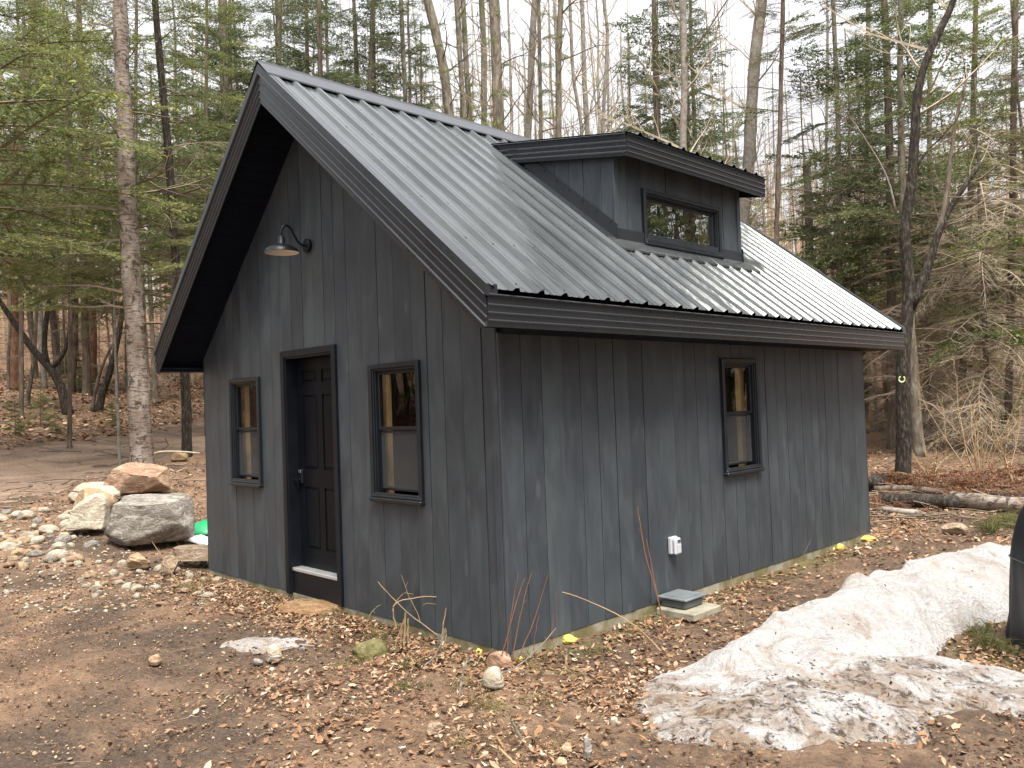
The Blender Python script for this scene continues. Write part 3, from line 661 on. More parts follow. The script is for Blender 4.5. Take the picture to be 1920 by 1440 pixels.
mb = MB(); sheet(mb, (DX+.03, 0, zd(DX)+.012-DS*.03), (-1, 0, DS), abs(XB-DX)*math.hypot(1, DS)+.06, YF0-.02, YF1+.02, (DS, 0, 1), 8, True, 5)
mb.build('dormer_roof', [M['roof'], M['soffit'], M['black']], shed)
mb = MB(); fascia_lines(mb, [((DX+o, YF0-.004, DZ-d), (DX+o, YF1+.004, DZ-d)) for d, o in fprof(.20)], (-.01, 0, 0)); mb.build('dormer_fascia', M['trim'], shed)
for yy, sg in ((YF0, -1), (YF1, 1)):
    L_ = []
    for d, o in fprof(.20):
        xb = (DZ+DS*DX-d-ZT-SR*E_-VO)/(DS-SR)-.02; A = (xb, yy+sg*(.0025+o), zd(xb)-d); B = (DX+.002, yy+sg*(.0025+o), DZ-d)
        L_.append((A, B) if sg < 0 else (B, A))
    mb = MB(); fascia_lines(mb, L_, (0, -sg*.01, 0)); mb.build('dormer_fascia', M['trim'], shed)
mb = MB()                                                       # cheek and apron flashing
for yy, sg in ((YD0, -1), (YD1, 1)):
    x0, x1 = XD+.03, -1.68
    def strip(y0, y1, h0, h1):
        V = []
        for x in (x0, x1):
            for (y, h) in ((y0, h0), (y1, h0), (y1, h1), (y0, h1)): V.append((x, y, zm_(x)+h))
        f = [(0,1,2,3),(7,6,5,4),(0,4,5,1),(1,5,6,2),(2,6,7,3),(3,7,4,0)]; mb.add(V, f if sg > 0 else [q[::-1] for q in f])
    strip(yy+sg*.010, yy+sg*.016, .03, .175); strip(yy+sg*.016, yy+sg*.14, .026, .032); strip(yy+sg*.14, yy+sg*.146, .004, .032)
    for k in range(8):
        x = x0-.07-k*.16; c = np.array((x, yy+sg*.018, zm_(x)+.15)); mb.tube([c, c+np.array((0, sg*.006, 0))], .008, 6, 0, 0, True)
mb.bbox((XD+.014, YD0-.016, zm_(XD)-.02), (XD+.020, YD1+.016, zm_(XD)+.12), .002)
xa, xb = XD+.012, XD+.155
mb.add([(xa, YD0-.14, zm_(xa)+.034), (xb, YD0-.14, zm_(xb)+.030), (xb, YD1+.14, zm_(xb)+.030), (xa, YD1+.14, zm_(xa)+.034),
        (xa, YD0-.14, zm_(xa)+.028), (xb, YD0-.14, zm_(xb)+.012), (xb, YD1+.14, zm_(xb)+.012), (xa, YD1+.14, zm_(xa)+.028)], [(0,1,2,3),(7,6,5,4),(1,5,6,2),(0,4,5,1),(3,2,6,7)], 1)
mb.build('flashing', [M['trim'], M['roof']], shed)

# ------------------------------------------------------------------ things on the walls
lx, lz = -2.454, 3.21
lamp = empty('wall_lamp', (lx, -.03, lz), 'black gooseneck barn lamp mounted high on the gable wall above the door', 'wall lamp')
org = (lx, -.03, lz)
mb = MB(); mb.tube([(lx, -.006, lz), (lx, -.030, lz), (lx, -.036, lz)], [.062, .062, .045], 24, cap=True); mb.build('wall_plate', M['black'], lamp, org, True)
P = [(lx, -.03, lz), (lx, -.07, lz-.005), (lx, -.12, lz+.03), (lx, -.155, lz+.10), (lx, -.185, lz+.15), (lx, -.225, lz+.165), (lx, -.262, lz+.14), (lx, -.275, lz+.09), (lx, -.275, lz+.04)]
mb = MB(); t_ = np.linspace(0, 1, len(P)); tt = np.linspace(0, 1, 30); PP = np.stack([np.interp(tt, t_, [p[k] for p in P]) for k in range(3)], 1)
for _ in range(3): PP[1:-1] = (PP[:-2]+PP[1:-1]*2+PP[2:])/4
mb.tube(PP, .011, 10, cap=True); mb.build('arm', M['black'], lamp, org, True)
mb = MB(); cy_ = -.275
def lathe(mb, c, prof_, n=32, mat=0, axis=None):
    k = len(prof_); th = np.arange(n)*2*np.pi/n
    V = np.array([[(c[0]+r*math.cos(t), c[1]+r*math.sin(t), c[2]+z) for t in th] for r, z in prof_]).reshape(-1, 3)
    i = np.arange(k-1)[:, None]*n; j = np.arange(n)[None]; j2 = (j+1) % n
    mb.add(V, np.stack([i+j, i+j2, i+n+j2, i+n+j], -1).reshape(-1, 4), mat)
lathe(mb, (lx, cy_, lz+.04), [(.001, .02), (.022, .018), (.032, 0), (.034, -.05), (.050, -.060), (.095, -.072), (.132, -.092), (.146, -.110), (.150, -.128), (.153, -.130), (.150, -.132)], 40)
lathe(mb, (lx, cy_, lz+.04), [(.150, -.132), (.146, -.125), (.140, -.108), (.090, -.080), (.03, -.070), (.001, -.070)], 40, 1)
mb.build('lamp_shade', [M['black'], M['lampin']], lamp, org, True)
mb = MB(); lathe(mb, (lx, cy_, lz), [(.001, -.075), (.02, -.072), (.03, -.055), (.02, -.035), (.015, -.025)], 14); mb.build('bulb', M['lampin'], lamp, org, True)
oy, oz = 1.964, .452
out = empty('outlet_box', (0, oy, oz), 'light grey outdoor outlet box with a flip cover on the long side wall', 'outlet box')
o3 = (0, oy, oz); mb = MB(); mb.bbox((.002, oy-.052, oz-.075), (.040, oy+.052, oz+.07), .008); mb.build('housing', M['grey'], out, o3)
mb = MB(); mb.bbox((.040, oy-.040, oz-.080), (.078, oy+.050, oz+.062), .014); mb.bbox((.078, oy-.012, oz+.022), (.082, oy+.03, oz+.05), .002, 1); mb.bbox((.078, oy-.02, oz-.065), (.083, oy+.035, oz+.01), .003); mb.build('cover', [M['grey'], M['boxg']], out, o3)

# ================================================================== vegetation tools
RNG = np.random.default_rng(12)
def unit(v): v = np.asarray(v, float); return v/(np.linalg.norm(v)+1e-9)
def prisms(mb, segs, n=3, mat=0, rnd=0.0):                     # many thin tapered rods at once
    if not len(segs): return
    A = np.array([s_[0] for s_ in segs]); B = np.array([s_[1] for s_ in segs]); ra = np.array([s_[2] for s_ in segs]); rb = np.array([s_[3] for s_ in segs])
    prism_arr(mb, A, B, ra, rb, n, mat, rnd)
def prism_arr(mb, A, B, ra, rb, n=3, mat=0, rnd=0.0):
    t = B-A; t /= np.linalg.norm(t, axis=1)[:, None]+1e-9
    ref = np.where(np.abs(t[:, 2:3]) < .8, np.array([[0, 0, 1.]]), np.array([[1., 0, 0]]))
    a = np.cross(t, ref); a /= np.linalg.norm(a, axis=1)[:, None]+1e-9; b = np.cross(t, a)
    th = np.arange(n)*2*np.pi/n; c = np.cos(th)[None, :, None]; s_ = np.sin(th)[None, :, None]
    o = c*a[:, None]+s_*b[:, None]
    V = np.concatenate([A[:, None]+ra[:, None, None]*o, B[:, None]+rb[:, None, None]*o], 1)
    k = np.arange(len(A))[:, None]*2*n; j = np.arange(n)[None]; j2 = (j+1) % n
    mb.add(V.reshape(-1, 3), np.stack([k+j, k+j2, k+n+j2, k+n+j], -1).reshape(-1, 4), mat, rnd)
def grow(rng, p, d, L_, r, depth, segs, up=.12, wob=.16, dens=3.2, ratio=.5, ang=.75, steps=6, start=.2, rmin=.0025, planar=0, tips=None):
    p = np.array(p, float); d = unit(d); st = L_/steps; pts = [p.copy()]; ds = [d.copy()]
    for k in range(steps):
        d = unit(d+rng.normal(0, wob, 3)*np.array([1, 1, 1-planar*.7])+np.array([0, 0, up])); q = p+d*st
        segs.append((p.copy(), q.copy(), max(r*(1-k/steps*.8), rmin), max(r*(1-(k+1)/steps*.8), rmin))); p = q; pts.append(p.copy()); ds.append(d.copy())
    if tips is not None: tips.append((p.copy(), d.copy(), L_))
    if depth > 0:
        n = max(2, int(L_*dens))
        for i in range(n):
            t = start+(1-start)*(i+rng.random())/n; k = min(int(t*steps), steps-1); f = t*steps-k
            q = pts[k]*(1-f)+pts[k+1]*f; dd = ds[k+1]; side = unit(np.cross(dd, [0, 0, 1] if planar else rng.normal(0, 1, 3)))
            if planar: side = side*(1 if i % 2 else -1)+np.array([0, 0, rng.normal(0, .12)])
            a = ang*rng.uniform(.7, 1.25); nd = dd*math.cos(a)+side*math.sin(a)
            grow(rng, q, nd, L_*ratio*rng.uniform(.6, 1.2)*(1.15-.6*t), r*.5*(1.1-.5*t), depth-1, segs, up, wob, dens*1.5, ratio, ang, max(3, steps-2), start*.5, rmin, planar, tips)
def needles(mb, A, B, rng, spacing, ln, wd, bright, mat=1):
    l = np.linalg.norm(B-A, axis=1); n = np.maximum(1, (l/spacing).astype(int)); i = np.repeat(np.arange(len(A)), n)
    t = rng.random(len(i)); P = A[i]+(B-A)[i]*t[:, None]; d = ((B-A)/(l[:, None]+1e-9))[i]
    up = np.array([[0, 0, 1.]]); s_ = np.cross(d, up); s_ /= np.linalg.norm(s_, axis=1)[:, None]+1e-9
    sg = rng.choice([-1., 1.], len(i))[:, None]; e = s_*sg*rng.uniform(.5, 1, (len(i), 1))+up*rng.normal(.15, .42, (len(i), 1))+d*rng.uniform(.3, .9, (len(i), 1))
    e /= np.linalg.norm(e, axis=1)[:, None]; wv = np.cross(e, rng.normal(0, 1, (len(i), 3))); wv /= np.linalg.norm(wv, axis=1)[:, None]+1e-9
    le = ln*rng.uniform(.6, 1.2, (len(i), 1)); V = np.stack([P-d*wd*.5, P+e*le+wv*wd*.2, P+e*le*.45+wv*wd], 1)
    V[:, 0] -= wv*wd*.35
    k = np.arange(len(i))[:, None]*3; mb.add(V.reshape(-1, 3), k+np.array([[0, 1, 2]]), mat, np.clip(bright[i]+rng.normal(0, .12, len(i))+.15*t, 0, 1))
def bough(seed, L_, fine, live=True, droop=.10, dens=1.0):
    rng = np.random.default_rng(seed); segs = []; mb = MB()
    def rec(p, d, ln, r, dep, pos):
        n = max(2, int(ln/.14)) if dep < 2 else 2; st = ln/n; p = p.copy(); d = d.copy()
        for k in range(n):
            d2 = unit(d+np.array([0, 0, -droop*st*(1.6 if dep == 0 else .8)])+rng.normal(0, .05, 3)*np.array([1, 1, .6])); q = p+d2*st
            segs.append((p.copy(), q.copy(), max(r*(1-.85*k/n), .0016), max(r*(1-.85*(k+1)/n), .0012), dep, pos+(1-pos)*(k+1)/n))
            d = d2; p = q; f = (k+1)/n
            if dep < 2 and (dep > 0 or f > .14):
                for sd in (-1, 1):
                    if rng.random() < .13: continue
                    side = np.array([-d[1], d[0], 0])*sd; a = rng.uniform(.7, 1.05); nd = unit(d*math.cos(a)+side*math.sin(a)+np.array([0, 0, rng.normal(-.02, .10)]))
                    nl = (ln*(1-f)*.62+.10)*rng.uniform(.7, 1.15) if dep == 0 else (.07+.16*(1-f))*rng.uniform(.6, 1.3)
                    rec(p, nd, min(nl, 1.0), r*.45*(1-.5*f), dep+1, f)
    rec(np.zeros(3), np.array([1., 0, .12 if live else .05]), L_, .006+.006*L_, 0, 0)
    A = np.array([s_[0] for s_ in segs]); B = np.array([s_[1] for s_ in segs]); ra = np.array([s_[2] for s_ in segs]); rb = np.array([s_[3] for s_ in segs]); dp = np.array([s_[4] for s_ in segs]); po = np.array([s_[5] for s_ in segs])
    keep = (dp < 2) if (live and not fine) else np.ones(len(A), bool)
    prism_arr(mb, A[keep], B[keep], ra[keep], rb[keep], 3, 0)
    if live:
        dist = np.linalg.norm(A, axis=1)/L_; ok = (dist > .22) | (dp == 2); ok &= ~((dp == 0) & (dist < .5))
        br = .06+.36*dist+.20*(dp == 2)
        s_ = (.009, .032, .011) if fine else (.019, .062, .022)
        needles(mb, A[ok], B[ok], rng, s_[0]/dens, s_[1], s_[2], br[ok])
    return mb
_B = {}
def get_bough(kind, k):
    key = (kind, k)
    if key not in _B:
        L_ = (1.1, 1.8, 2.5)[k % 3]; sd = 100+k
        _B[key] = {'fine': lambda: bough(sd, L_, True, True, .14), 'coarse': lambda: bough(sd+20, L_, False, True, .18, 1.0), 'thin': lambda: bough(sd+30, L_, False, True, .25, .5),
                   'dead': lambda: bough(sd+40, L_, False, False, .16), 'arch': lambda: bough(sd+60, L_, False, False, .42)}[kind](), L_
        b, l_ = _B[key]; f3 = [(f, m_, r) for f, m_, r in b.F]
        _B[key] = (np.concatenate(b.V), f3, b.n, l_)
    return _B[key]
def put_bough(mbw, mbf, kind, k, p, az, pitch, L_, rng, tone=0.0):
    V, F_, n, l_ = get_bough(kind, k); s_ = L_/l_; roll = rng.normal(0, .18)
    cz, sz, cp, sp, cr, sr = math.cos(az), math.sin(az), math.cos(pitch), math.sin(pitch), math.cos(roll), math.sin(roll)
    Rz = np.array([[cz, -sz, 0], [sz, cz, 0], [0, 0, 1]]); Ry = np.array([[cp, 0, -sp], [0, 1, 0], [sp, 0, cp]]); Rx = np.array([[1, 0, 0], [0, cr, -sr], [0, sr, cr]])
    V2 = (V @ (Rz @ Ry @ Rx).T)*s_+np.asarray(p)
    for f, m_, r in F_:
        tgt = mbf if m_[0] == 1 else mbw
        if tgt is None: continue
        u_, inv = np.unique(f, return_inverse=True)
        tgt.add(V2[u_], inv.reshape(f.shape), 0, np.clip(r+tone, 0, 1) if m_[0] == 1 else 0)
def trunk_mesh(path, rad, mat, name='trunk', parent=None, origin=(0, 0, 0), n=12, flare=1.35, rough=.05, seed=0):
    path = np.array(path, float); rad = np.array(rad, float)
    d = np.concatenate([[0], np.cumsum(np.linalg.norm(np.diff(path, axis=0), axis=1))]); k = max(8, int(d[-1]/.22)); t = np.linspace(0, d[-1], k)
    P = np.stack([np.interp(t, d, path[:, q]) for q in range(3)], 1); r = np.interp(t, d, rad)
    for _ in range(2): P[1:-1] = (P[:-2]+2*P[1:-1]+P[2:])/4
    P[:, 0] += .25*r*fbm(t*.8, t*0+seed, 3, seed); P[:, 1] += .25*r*fbm(t*.8, t*0+seed+9, 3, seed)
    r = r*(1+(flare-1)*np.exp(-t/.22)+.10*fbm(t*2.2, t*0+seed, 3, 4))
    mb = MB(); mb.tube(P, r, n, cap=True)
    if rough:
        V = mb.V[0]; th = np.tile(np.arange(n), len(P)); c = np.repeat(P, n, 0); mb.V[0] = c+(V-c)*(1+rough*2*fbm(th*1.7, np.repeat(t, n)*5, 3, seed))[:, None]
    return mb.build(name, mat, parent, origin, True), P, r
def make_tree(name, base, path, rad, bark, label, cat, group=None, bare=None, live=None, dead=None, twm='twig', fol='fir', seed=0, flare=1.35):
    rng = np.random.default_rng(seed); e = empty(name, base, label, cat, group)
    _, P, r = trunk_mesh(path, rad, M[bark], 'trunk', e, base, 12, flare, .05, seed)
    z = P[:, 2]-base[2]
    def at(h):
        h = min(max(h, 0), z[-1]); return np.array([np.interp(h, z, P[:, q]) for q in range(3)]), float(np.interp(h, z, r))
    if bare:
        mb = MB(); segs = []; h0, h1, nb, lf = bare['h0'], bare['h1'], bare['n'], bare['len']
        for i in range(nb):
            h = h0+(h1-h0)*(i+rng.random())/nb; p, rr = at(h); az = rng.uniform(0, 2*math.pi); f = (h-h0)/(h1-h0+1e-6)
            el = bare.get('el', .6)*rng.uniform(.6, 1.3); ln = lf*rng.uniform(.5, 1.2)*(1.1-.6*f)
            grow(rng, p, (math.cos(az)*math.cos(el), math.sin(az)*math.cos(el), math.sin(el)), ln, min(rr*.45, .008+.011*ln), bare.get('depth', 2), segs, bare.get('up', .07), .13, bare.get('dens', 2.2), .5, .7)
        prisms(mb, segs); mb.build('branches', M[twm], e, base)
    if live or dead:
        mw = MB(); mf = MB()
        if dead:
            for h in np.arange(dead['h0'], dead['h1'], dead['step']):
                p, rr = at(h); put_bough(mw, None, dead.get('kind', 'dead'), int(rng.integers(6)), p, rng.uniform(0, 6.283), rng.normal(dead.get('el', 0.05), .15), dead['len']*rng.uniform(.4, 1.1), rng)
        if live:
            a0 = rng.uniform(0, 6.28); H1 = live['h1']; H0 = live['h0']
            for h in np.arange(H0, H1, live['step']):
                p, rr = at(h+rng.uniform(-.1, .1)); f = (h-H0)/(H1-H0); a0 += 2.4+rng.normal(0, .4)
                if rng.random() < live.get('skip', .1): continue
                ln = live['len']*(1.0-.8*max(0, f-.15)/.85)*rng.uniform(.55, 1.12)
                put_bough(mw, mf, live.get('kind', 'coarse'), int(rng.integers(6)), p, a0, live.get('el', 0)+.5*f+rng.normal(0, .12), ln, rng, rng.normal(live.get('tone', 0), .10))
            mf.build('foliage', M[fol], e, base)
        if mw.n: mw.build('branches', M[twm], e, base)
    return e

# ================================================================== prototypes and single trees
def vpath(x, y, h, lean=(0, 0), wob=.03, seed=0, n=9):
    z0 = float(gz(x, y)); t = np.linspace(0, 1, n); rg_ = np.random.default_rng(seed)
    ox = np.cumsum(rg_.normal(0, wob, n))*h/n; oy = np.cumsum(rg_.normal(0, wob, n))*h/n; ox -= ox[0]; oy -= oy[0]
    return np.stack([x+lean[0]*t*h+ox, y+lean[1]*t*h+oy, z0-.1+t*(h+.1)], 1)
def px_tree(name, pts, wpx, bark, label, cat, depth=None, grow_to=13, taper_top=.35, **k):
    """trunk along a traced line, standing at one real distance; wpx = trunk width in photo pixels at the base and at the last traced point"""
    if depth is None: b = gp(*pts[0]); depth = ddist(b); rest = pts[1:]
    else:
        q = at_depth(*pts[0], depth); b = np.array([q[0], q[1], float(gz(q[0], q[1]))]); rest = pts
    P = [b-np.array([0, 0, .12])]+[at_depth(u, v, depth) for u, v in rest]
    n = len(P); d = np.array([0]+[np.linalg.norm(P[i+1]-P[i]) for i in range(n-1)]).cumsum()
    r0, r1 = wpx[0]*depth/FPX/2, wpx[1]*depth/FPX/2; rad = list(r0+(r1-r0)*d/d[-1])
    top = P[-1][2]-b[2]
    if grow_to and top < grow_to:
        dr = unit(P[-1]-P[-2]); dr = unit(dr+np.array([0, 0, .6])); L_ = (grow_to-top)
        P += [P[-1]+dr*L_*.5, P[-1]+dr*L_]; rad += [r1*(1+taper_top)/2, r1*taper_top*.6]
    return make_tree(name, tuple(b), P, rad, bark, label, cat, **k)

# --- left foreground
px_tree('birch_tree', [(265, 876), (262, 800), (258, 700), (252, 560), (243, 430), (236, 300), (230, 150), (225, 0)], (41, 25), 'birch', 'thick pale birch with dark blotched bark on the mound left of the shed', 'tree',
        grow_to=13, seed=3, bare=dict(h0=2.2, h1=12, n=34, len=1.9, el=.15, depth=2, up=.01, dens=2.5))
b = gp(300, 868)
px_tree('fir_tree', [(351, 858), (350, 760), (344, 640), (333, 520), (322, 380), (312, 250), (300, 120), (290, 0)], (18, 12), 'barkd', 'slim dark-trunked fir standing just left of the shed eave', 'tree',
        grow_to=13, seed=5, live=dict(h0=3.0, h1=13, step=.13, len=2.4, kind='fine', el=-.05, tone=.04), dead=dict(h0=1.6, h1=6, step=.16, len=1.5))
px_tree('fir_tree', [(222, 480), (218, 300), (214, 100), (210, 0)], (15, 9), 'barkd', 'fir with bright green sprays reaching in front of the birch', 'tree',
        depth=15.2, grow_to=12.5, seed=6, live=dict(h0=4.3, h1=12.5, step=.105, len=2.7, kind='fine', el=-.10, tone=.12), dead=dict(h0=3.6, h1=6, step=.2, len=1.5)) if False else None
px_tree('young_fir', [(130, 880), (132, 600), (128, 300), (120, 60)], (9, 5), 'bark', 'fir hung with yellow-green boughs at the left edge of the track', 'tree',
        depth=18.5, grow_to=11, seed=8, live=dict(h0=3.6, h1=11, step=.13, len=2.8, kind='fine', el=-.10, tone=.10), dead=dict(h0=2.8, h1=6, step=.2, len=1.6))
px_tree('fir_tree', [(133, 735), (138, 650), (140, 560), (134, 430), (130, 250), (126, 60)], (15, 10), 'bark', 'upright fir trunk behind the crooked dark tree', 'tree',
        grow_to=14, seed=9, live=dict(h0=3.0, h1=14, step=.20, len=2.6, kind='coarse', tone=.08), dead=dict(h0=2, h1=6, step=.3, len=1.5))
px_tree('pine_tree', [(30, 700), (20, 420), (28, 300), (44, 180), (60, 60)], (22, 15), 'barkp', 'leaning pine with orange bark at the left edge', 'tree', depth=30, grow_to=18, seed=10, live=dict(h0=10, h1=18, step=.3, len=2.6, kind='coarse'))
px_tree('pine_tree', [(172, 720), (170, 560), (168, 450), (160, 300)], (20, 13), 'barkp', 'straight reddish pine trunk behind the crooked trees', 'tree', depth=34, grow_to=20, seed=11, live=dict(h0=11, h1=20, step=.35, len=2.6, kind='coarse'))
px_tree('fir_tree', [(-55, 900), (-58, 600), (-60, 300), (-64, 60)], (20, 12), 'bark', 'fir just outside the left edge whose long low boughs reach in front of the birch', 'tree', depth=14.5, grow_to=11, seed=21, live=dict(h0=4.0, h1=11, step=.11, len=3.8, kind='fine', el=-.12, tone=.10))
px_tree('fir_tree', [(252, 700), (254, 300), (256, 60)], (9, 6), 'bark', 'fir standing close behind the birch with bright layered boughs', 'tree', depth=20, grow_to=13, seed=22, live=dict(h0=3.2, h1=13, step=.15, len=2.6, kind='fine', el=-.08, tone=.06))
px_tree('fir_tree', [(385, 700), (386, 300), (388, 60)], (9, 6), 'bark', 'fir with green boughs between the dark slim trunk and the roof edge', 'tree', depth=22, grow_to=14, seed=23, live=dict(h0=4.5, h1=14, step=.16, len=2.6, kind='coarse', el=-.05, tone=.08))
px_tree('fir_tree', [(40, 780), (42, 300), (44, 60)], (9, 6), 'bark', 'dense green fir filling the upper left corner', 'tree', depth=23, grow_to=14, seed=24, live=dict(h0=4.5, h1=14, step=.15, len=3.0, kind='coarse', el=-.05, tone=.05))
# crooked dark tree with two arms
e = px_tree('crooked_tree', [(128, 775), (118, 735), (102, 700), (88, 682), (72, 668), (60, 655), (30, 610), (0, 565), (-30, 520)], (19, 6), 'barkd', 'dark crooked tree forking low and leaning left beyond the track', 'tree', grow_to=None, seed=12, bare=dict(h0=3, h1=6, n=8, len=1.5, el=.7))
bb = gp(128, 775); dpt = ddist(bb)
def arm(e, pts, w, depth, bark='barkd', seed=1, nb=5):
    P = [at_depth(u, v, depth) for u, v in pts]; r = np.linspace(w[0], w[1], len(P))*depth/FPX/2
    trunk_mesh(P, r, M[bark], 'limb', e, tuple(e.location), 8, 1.0, .05, seed)
    rng = np.random.default_rng(seed); segs = []
    for i in range(nb):
        k = rng.integers(1, len(P)); d = unit(P[-1]-P[0])+rng.normal(0, .6, 3); grow(rng, P[k], d, rng.uniform(.7, 1.6), .012, 2, segs, .1, .15, 2.2)
    if segs: mb = MB(); prisms(mb, segs); mb.build('branches', M['twig'], e, tuple(e.location))
arm(e, [(90, 684), (84, 665), (83, 620), (88, 590), (97, 540), (100, 470), (108, 400)], (11, 6), dpt, seed=2)
arm(e, [(95, 692), (112, 680), (124, 655), (130, 620), (140, 560), (138, 500)], (9, 5), dpt, seed=3)
px_tree('crooked_tree', [(183, 772), (190, 740), (205, 700), (216, 660), (224, 620), (232, 570), (240, 520)], (15, 6), 'barkd', 'dark curved tree bending right towards the birch', 'tree', grow_to=6, seed=13, bare=dict(h0=2, h1=6, n=9, len=1.6))
px_tree('crooked_tree', [(172, 768), (176, 740), (190, 690), (202, 660), (214, 640)], (7, 4), 'bark', 'thinner bent stem beside the dark curved tree', 'tree', grow_to=None, seed=14, bare=dict(h0=1, h1=2.5, n=5, len=.9))
px_tree('sapling', [(50, 762), (55, 720), (62, 690), (68, 600), (70, 480)], (9, 5), 'barkg', 'slim grey sapling left of the crooked dark tree', 'sapling', grow_to=8, seed=15, bare=dict(h0=2, h1=8, n=10, len=1.1))
px_tree('sapling', [(225, 877), (222, 820), (219, 740), (216, 660), (214, 560), (210, 470)], (6, 3.2), 'pale', 'thin pale sapling standing against the birch', 'sapling', grow_to=6, seed=16, flare=1.1, bare=dict(h0=2, h1=6, n=9, len=.7, depth=1))
px_tree('spruce_tree', [(428, 400), (424, 270), (420, 100), (418, 0)], (20, 15), 'barkg', 'thick trunk with dark boughs just left of the roof peak', 'tree', depth=24, grow_to=16, seed=17, fol='spruce', live=dict(h0=4, h1=16, step=.15, len=2.9, kind='coarse', tone=.05), dead=dict(h0=2, h1=7, step=.3, len=1.8))
# --- behind the ridge
HB = [  # traced line, widths, bark, depth, label, options
 ([(848, 400), (845, 230), (830, 110), (802, 0)], (24, 17), 'barkg', 25, 'grey trunk leaning left above the roof ridge', 'm'),
 ([(878, 400), (870, 230), (862, 100), (855, 0)], (12, 9), 'barkg', 27, 'thin straight trunk second from the leaning one above the ridge', 'm'),
 ([(884, 420), (882, 240), (872, 90), (868, 0)], (13, 10), 'barkg', 31, 'slim trunk filling the gap behind the thick mossy one', 'm'),
 ([(910, 420), (908, 240), (908, 100), (902, 0)], (13, 11), 'barkg', 29, 'brown trunk immediately left of the thick mossy one', 'm'),
 ([(936, 420), (936, 240), (932, 110), (926, 0)], (25, 20), 'barkg', 23, 'thick mossy trunk rising over the middle of the ridge', 'm'),
 ([(985, 420), (990, 260), (996, 130), (1002, 0)], (15, 12), 'pale', 26, 'pale straight trunk left of a thin pair above the ridge', 'b'),
 ([(1016, 420), (1014, 260), (1012, 130), (1010, 0)], (9, 7), 'barkg', 25, 'thin mossy trunk right of the pale one above the ridge', 'm'),
 ([(1047, 420), (1047, 250), (1047, 120), (1052, 0)], (13, 11), 'barkg', 24, 'straight trunk standing alone against the sky above the dormer', 'm'),
 ([(1094, 420), (1090, 230), (1075, 150), (1070, 40), (1068, 0)], (8, 6), 'pale', 26, 'thin kinked bare stem above the dormer roof edge', 'b'),
 ([(1128, 420), (1130, 240), (1137, 130), (1140, 60), (1132, 0)], (9, 6), 'pale', 28, 'slim bare forked stem above the dormer roof', 'b'),
 ([(1232, 420), (1232, 250), (1228, 120), (1226, 0)], (11, 9), 'bark', 24, 'dark spruce with drooping boughs above the dormer', 's'),
 ([(1281, 480), (1281, 270), (1283, 150), (1279, 0)], (15, 12), 'pale', 22, 'reddish-brown bare trunk with fanned limbs above the dormer corner', 'b'),
 ([(1380, 620), (1392, 420), (1404, 300), (1410, 160), (1428, 0)], (26, 20), 'pale', 23, 'tall pale smooth-barked tree leaning right behind the dormer', 'b'),
 ([(1452, 620), (1456, 440), (1462, 250), (1466, 90), (1468, 0)], (10, 8), 'bark', 21, 'slender red-brown spruce pole right of the pale leaning tree', 'd'),
 ([(1576, 700), (1574, 400), (1572, 250), (1566, 100), (1562, 0)], (11, 8), 'barkg', 22, 'grey-green spruce trunk midway to the blackened forked tree', 's'),
 ([(1672, 800), (1672, 560), (1668, 300), (1664, 150), (1658, 0)], (17, 13), 'bark', 22, 'tall brown spruce trunk just left of the forked tree', 's'),
 ([(1540, 700), (1546, 420), (1550, 250), (1552, 120)], (7, 5), 'pale', 30, 'thin pale stem behind the broken stub', 'b'),
 ([(758, 420), (760, 180), (752, 0)], (11, 8), 'barkg', 27, 'mossy trunk at the right side of the dark spruces over the ridge', 's'),
 ([(600, 400), (600, 160), (598, 0)], (12, 9), 'bark', 25, 'dark spruce directly behind the front end of the ridge', 's'),
 ([(690, 400), (694, 160), (700, 0)], (12, 9), 'bark', 28, 'dark bushy spruce behind the front third of the ridge', 's'),
 ([(520, 300), (522, 120), (524, 0)], (12, 9), 'bark', 30, 'dark spruce directly above the roof peak', 's'),
 ([(1800, 800), (1812, 560), (1822, 300), (1830, 0)], (13, 9), 'bark', 24, 'dense green spruce near the right edge beyond the logs', 'g'),
 ([(1890, 820), (1896, 560), (1900, 300), (1904, 0)], (14, 10), 'bark', 20, 'rightmost spruce with hanging green boughs', 'g'),
 ([(1735, 800), (1738, 560), (1742, 300), (1745, 0)], (11, 8), 'barkg', 27, 'spruce seen through the fork of the blackened tree', 'g'),
 ([(1620, 800), (1622, 560), (1625, 300), (1628, 0)], (10, 8), 'bark', 28, 'spruce behind the far eave of the shed', 'g'),
]
for i, (pts, wp, bk, dp, lb, kd) in enumerate(HB):
    kw = dict(seed=30+i)
    if kd == 'm': kw.update(bare=dict(h0=4, h1=19, n=30, len=2.2, el=.5), live=dict(h0=3.5, h1=18, step=.30, len=1.05, kind='coarse', tone=.18, skip=.25), fol='fir')
    if kd == 'b': kw.update(bare=dict(h0=3.5, h1=20, n=36, len=3.0, el=.8, depth=2, up=.08, dens=2.4), twm='twigg')
    if kd == 's': kw.update(live=dict(h0=4.2, h1=20, step=.22, len=2.7, kind='coarse', tone=-.02, el=-.1), dead=dict(h0=2, h1=9, step=.25, len=1.7), fol='spruce')
    if kd == 'd': kw.update(dead=dict(h0=1.5, h1=14, step=.14, len=1.6), live=dict(h0=9, h1=15, step=.3, len=1.6))
    if kd == 'g': kw.update(live=dict(h0=2.6, h1=18, step=.24, len=2.8, kind='coarse', tone=.14, el=-.08), dead=dict(h0=.4, h1=6, step=.09, len=2.6, kind='arch', el=.05), fol='fir', twm='twigg')
    nm = {'m': 'mossy_tree', 'b': 'bare_tree', 's': 'spruce_tree', 'd': 'spruce_tree', 'g': 'spruce_tree'}[kd]
    px_tree(nm, pts, wp, bk, lb, 'tree', depth=dp, grow_to=20, **kw)
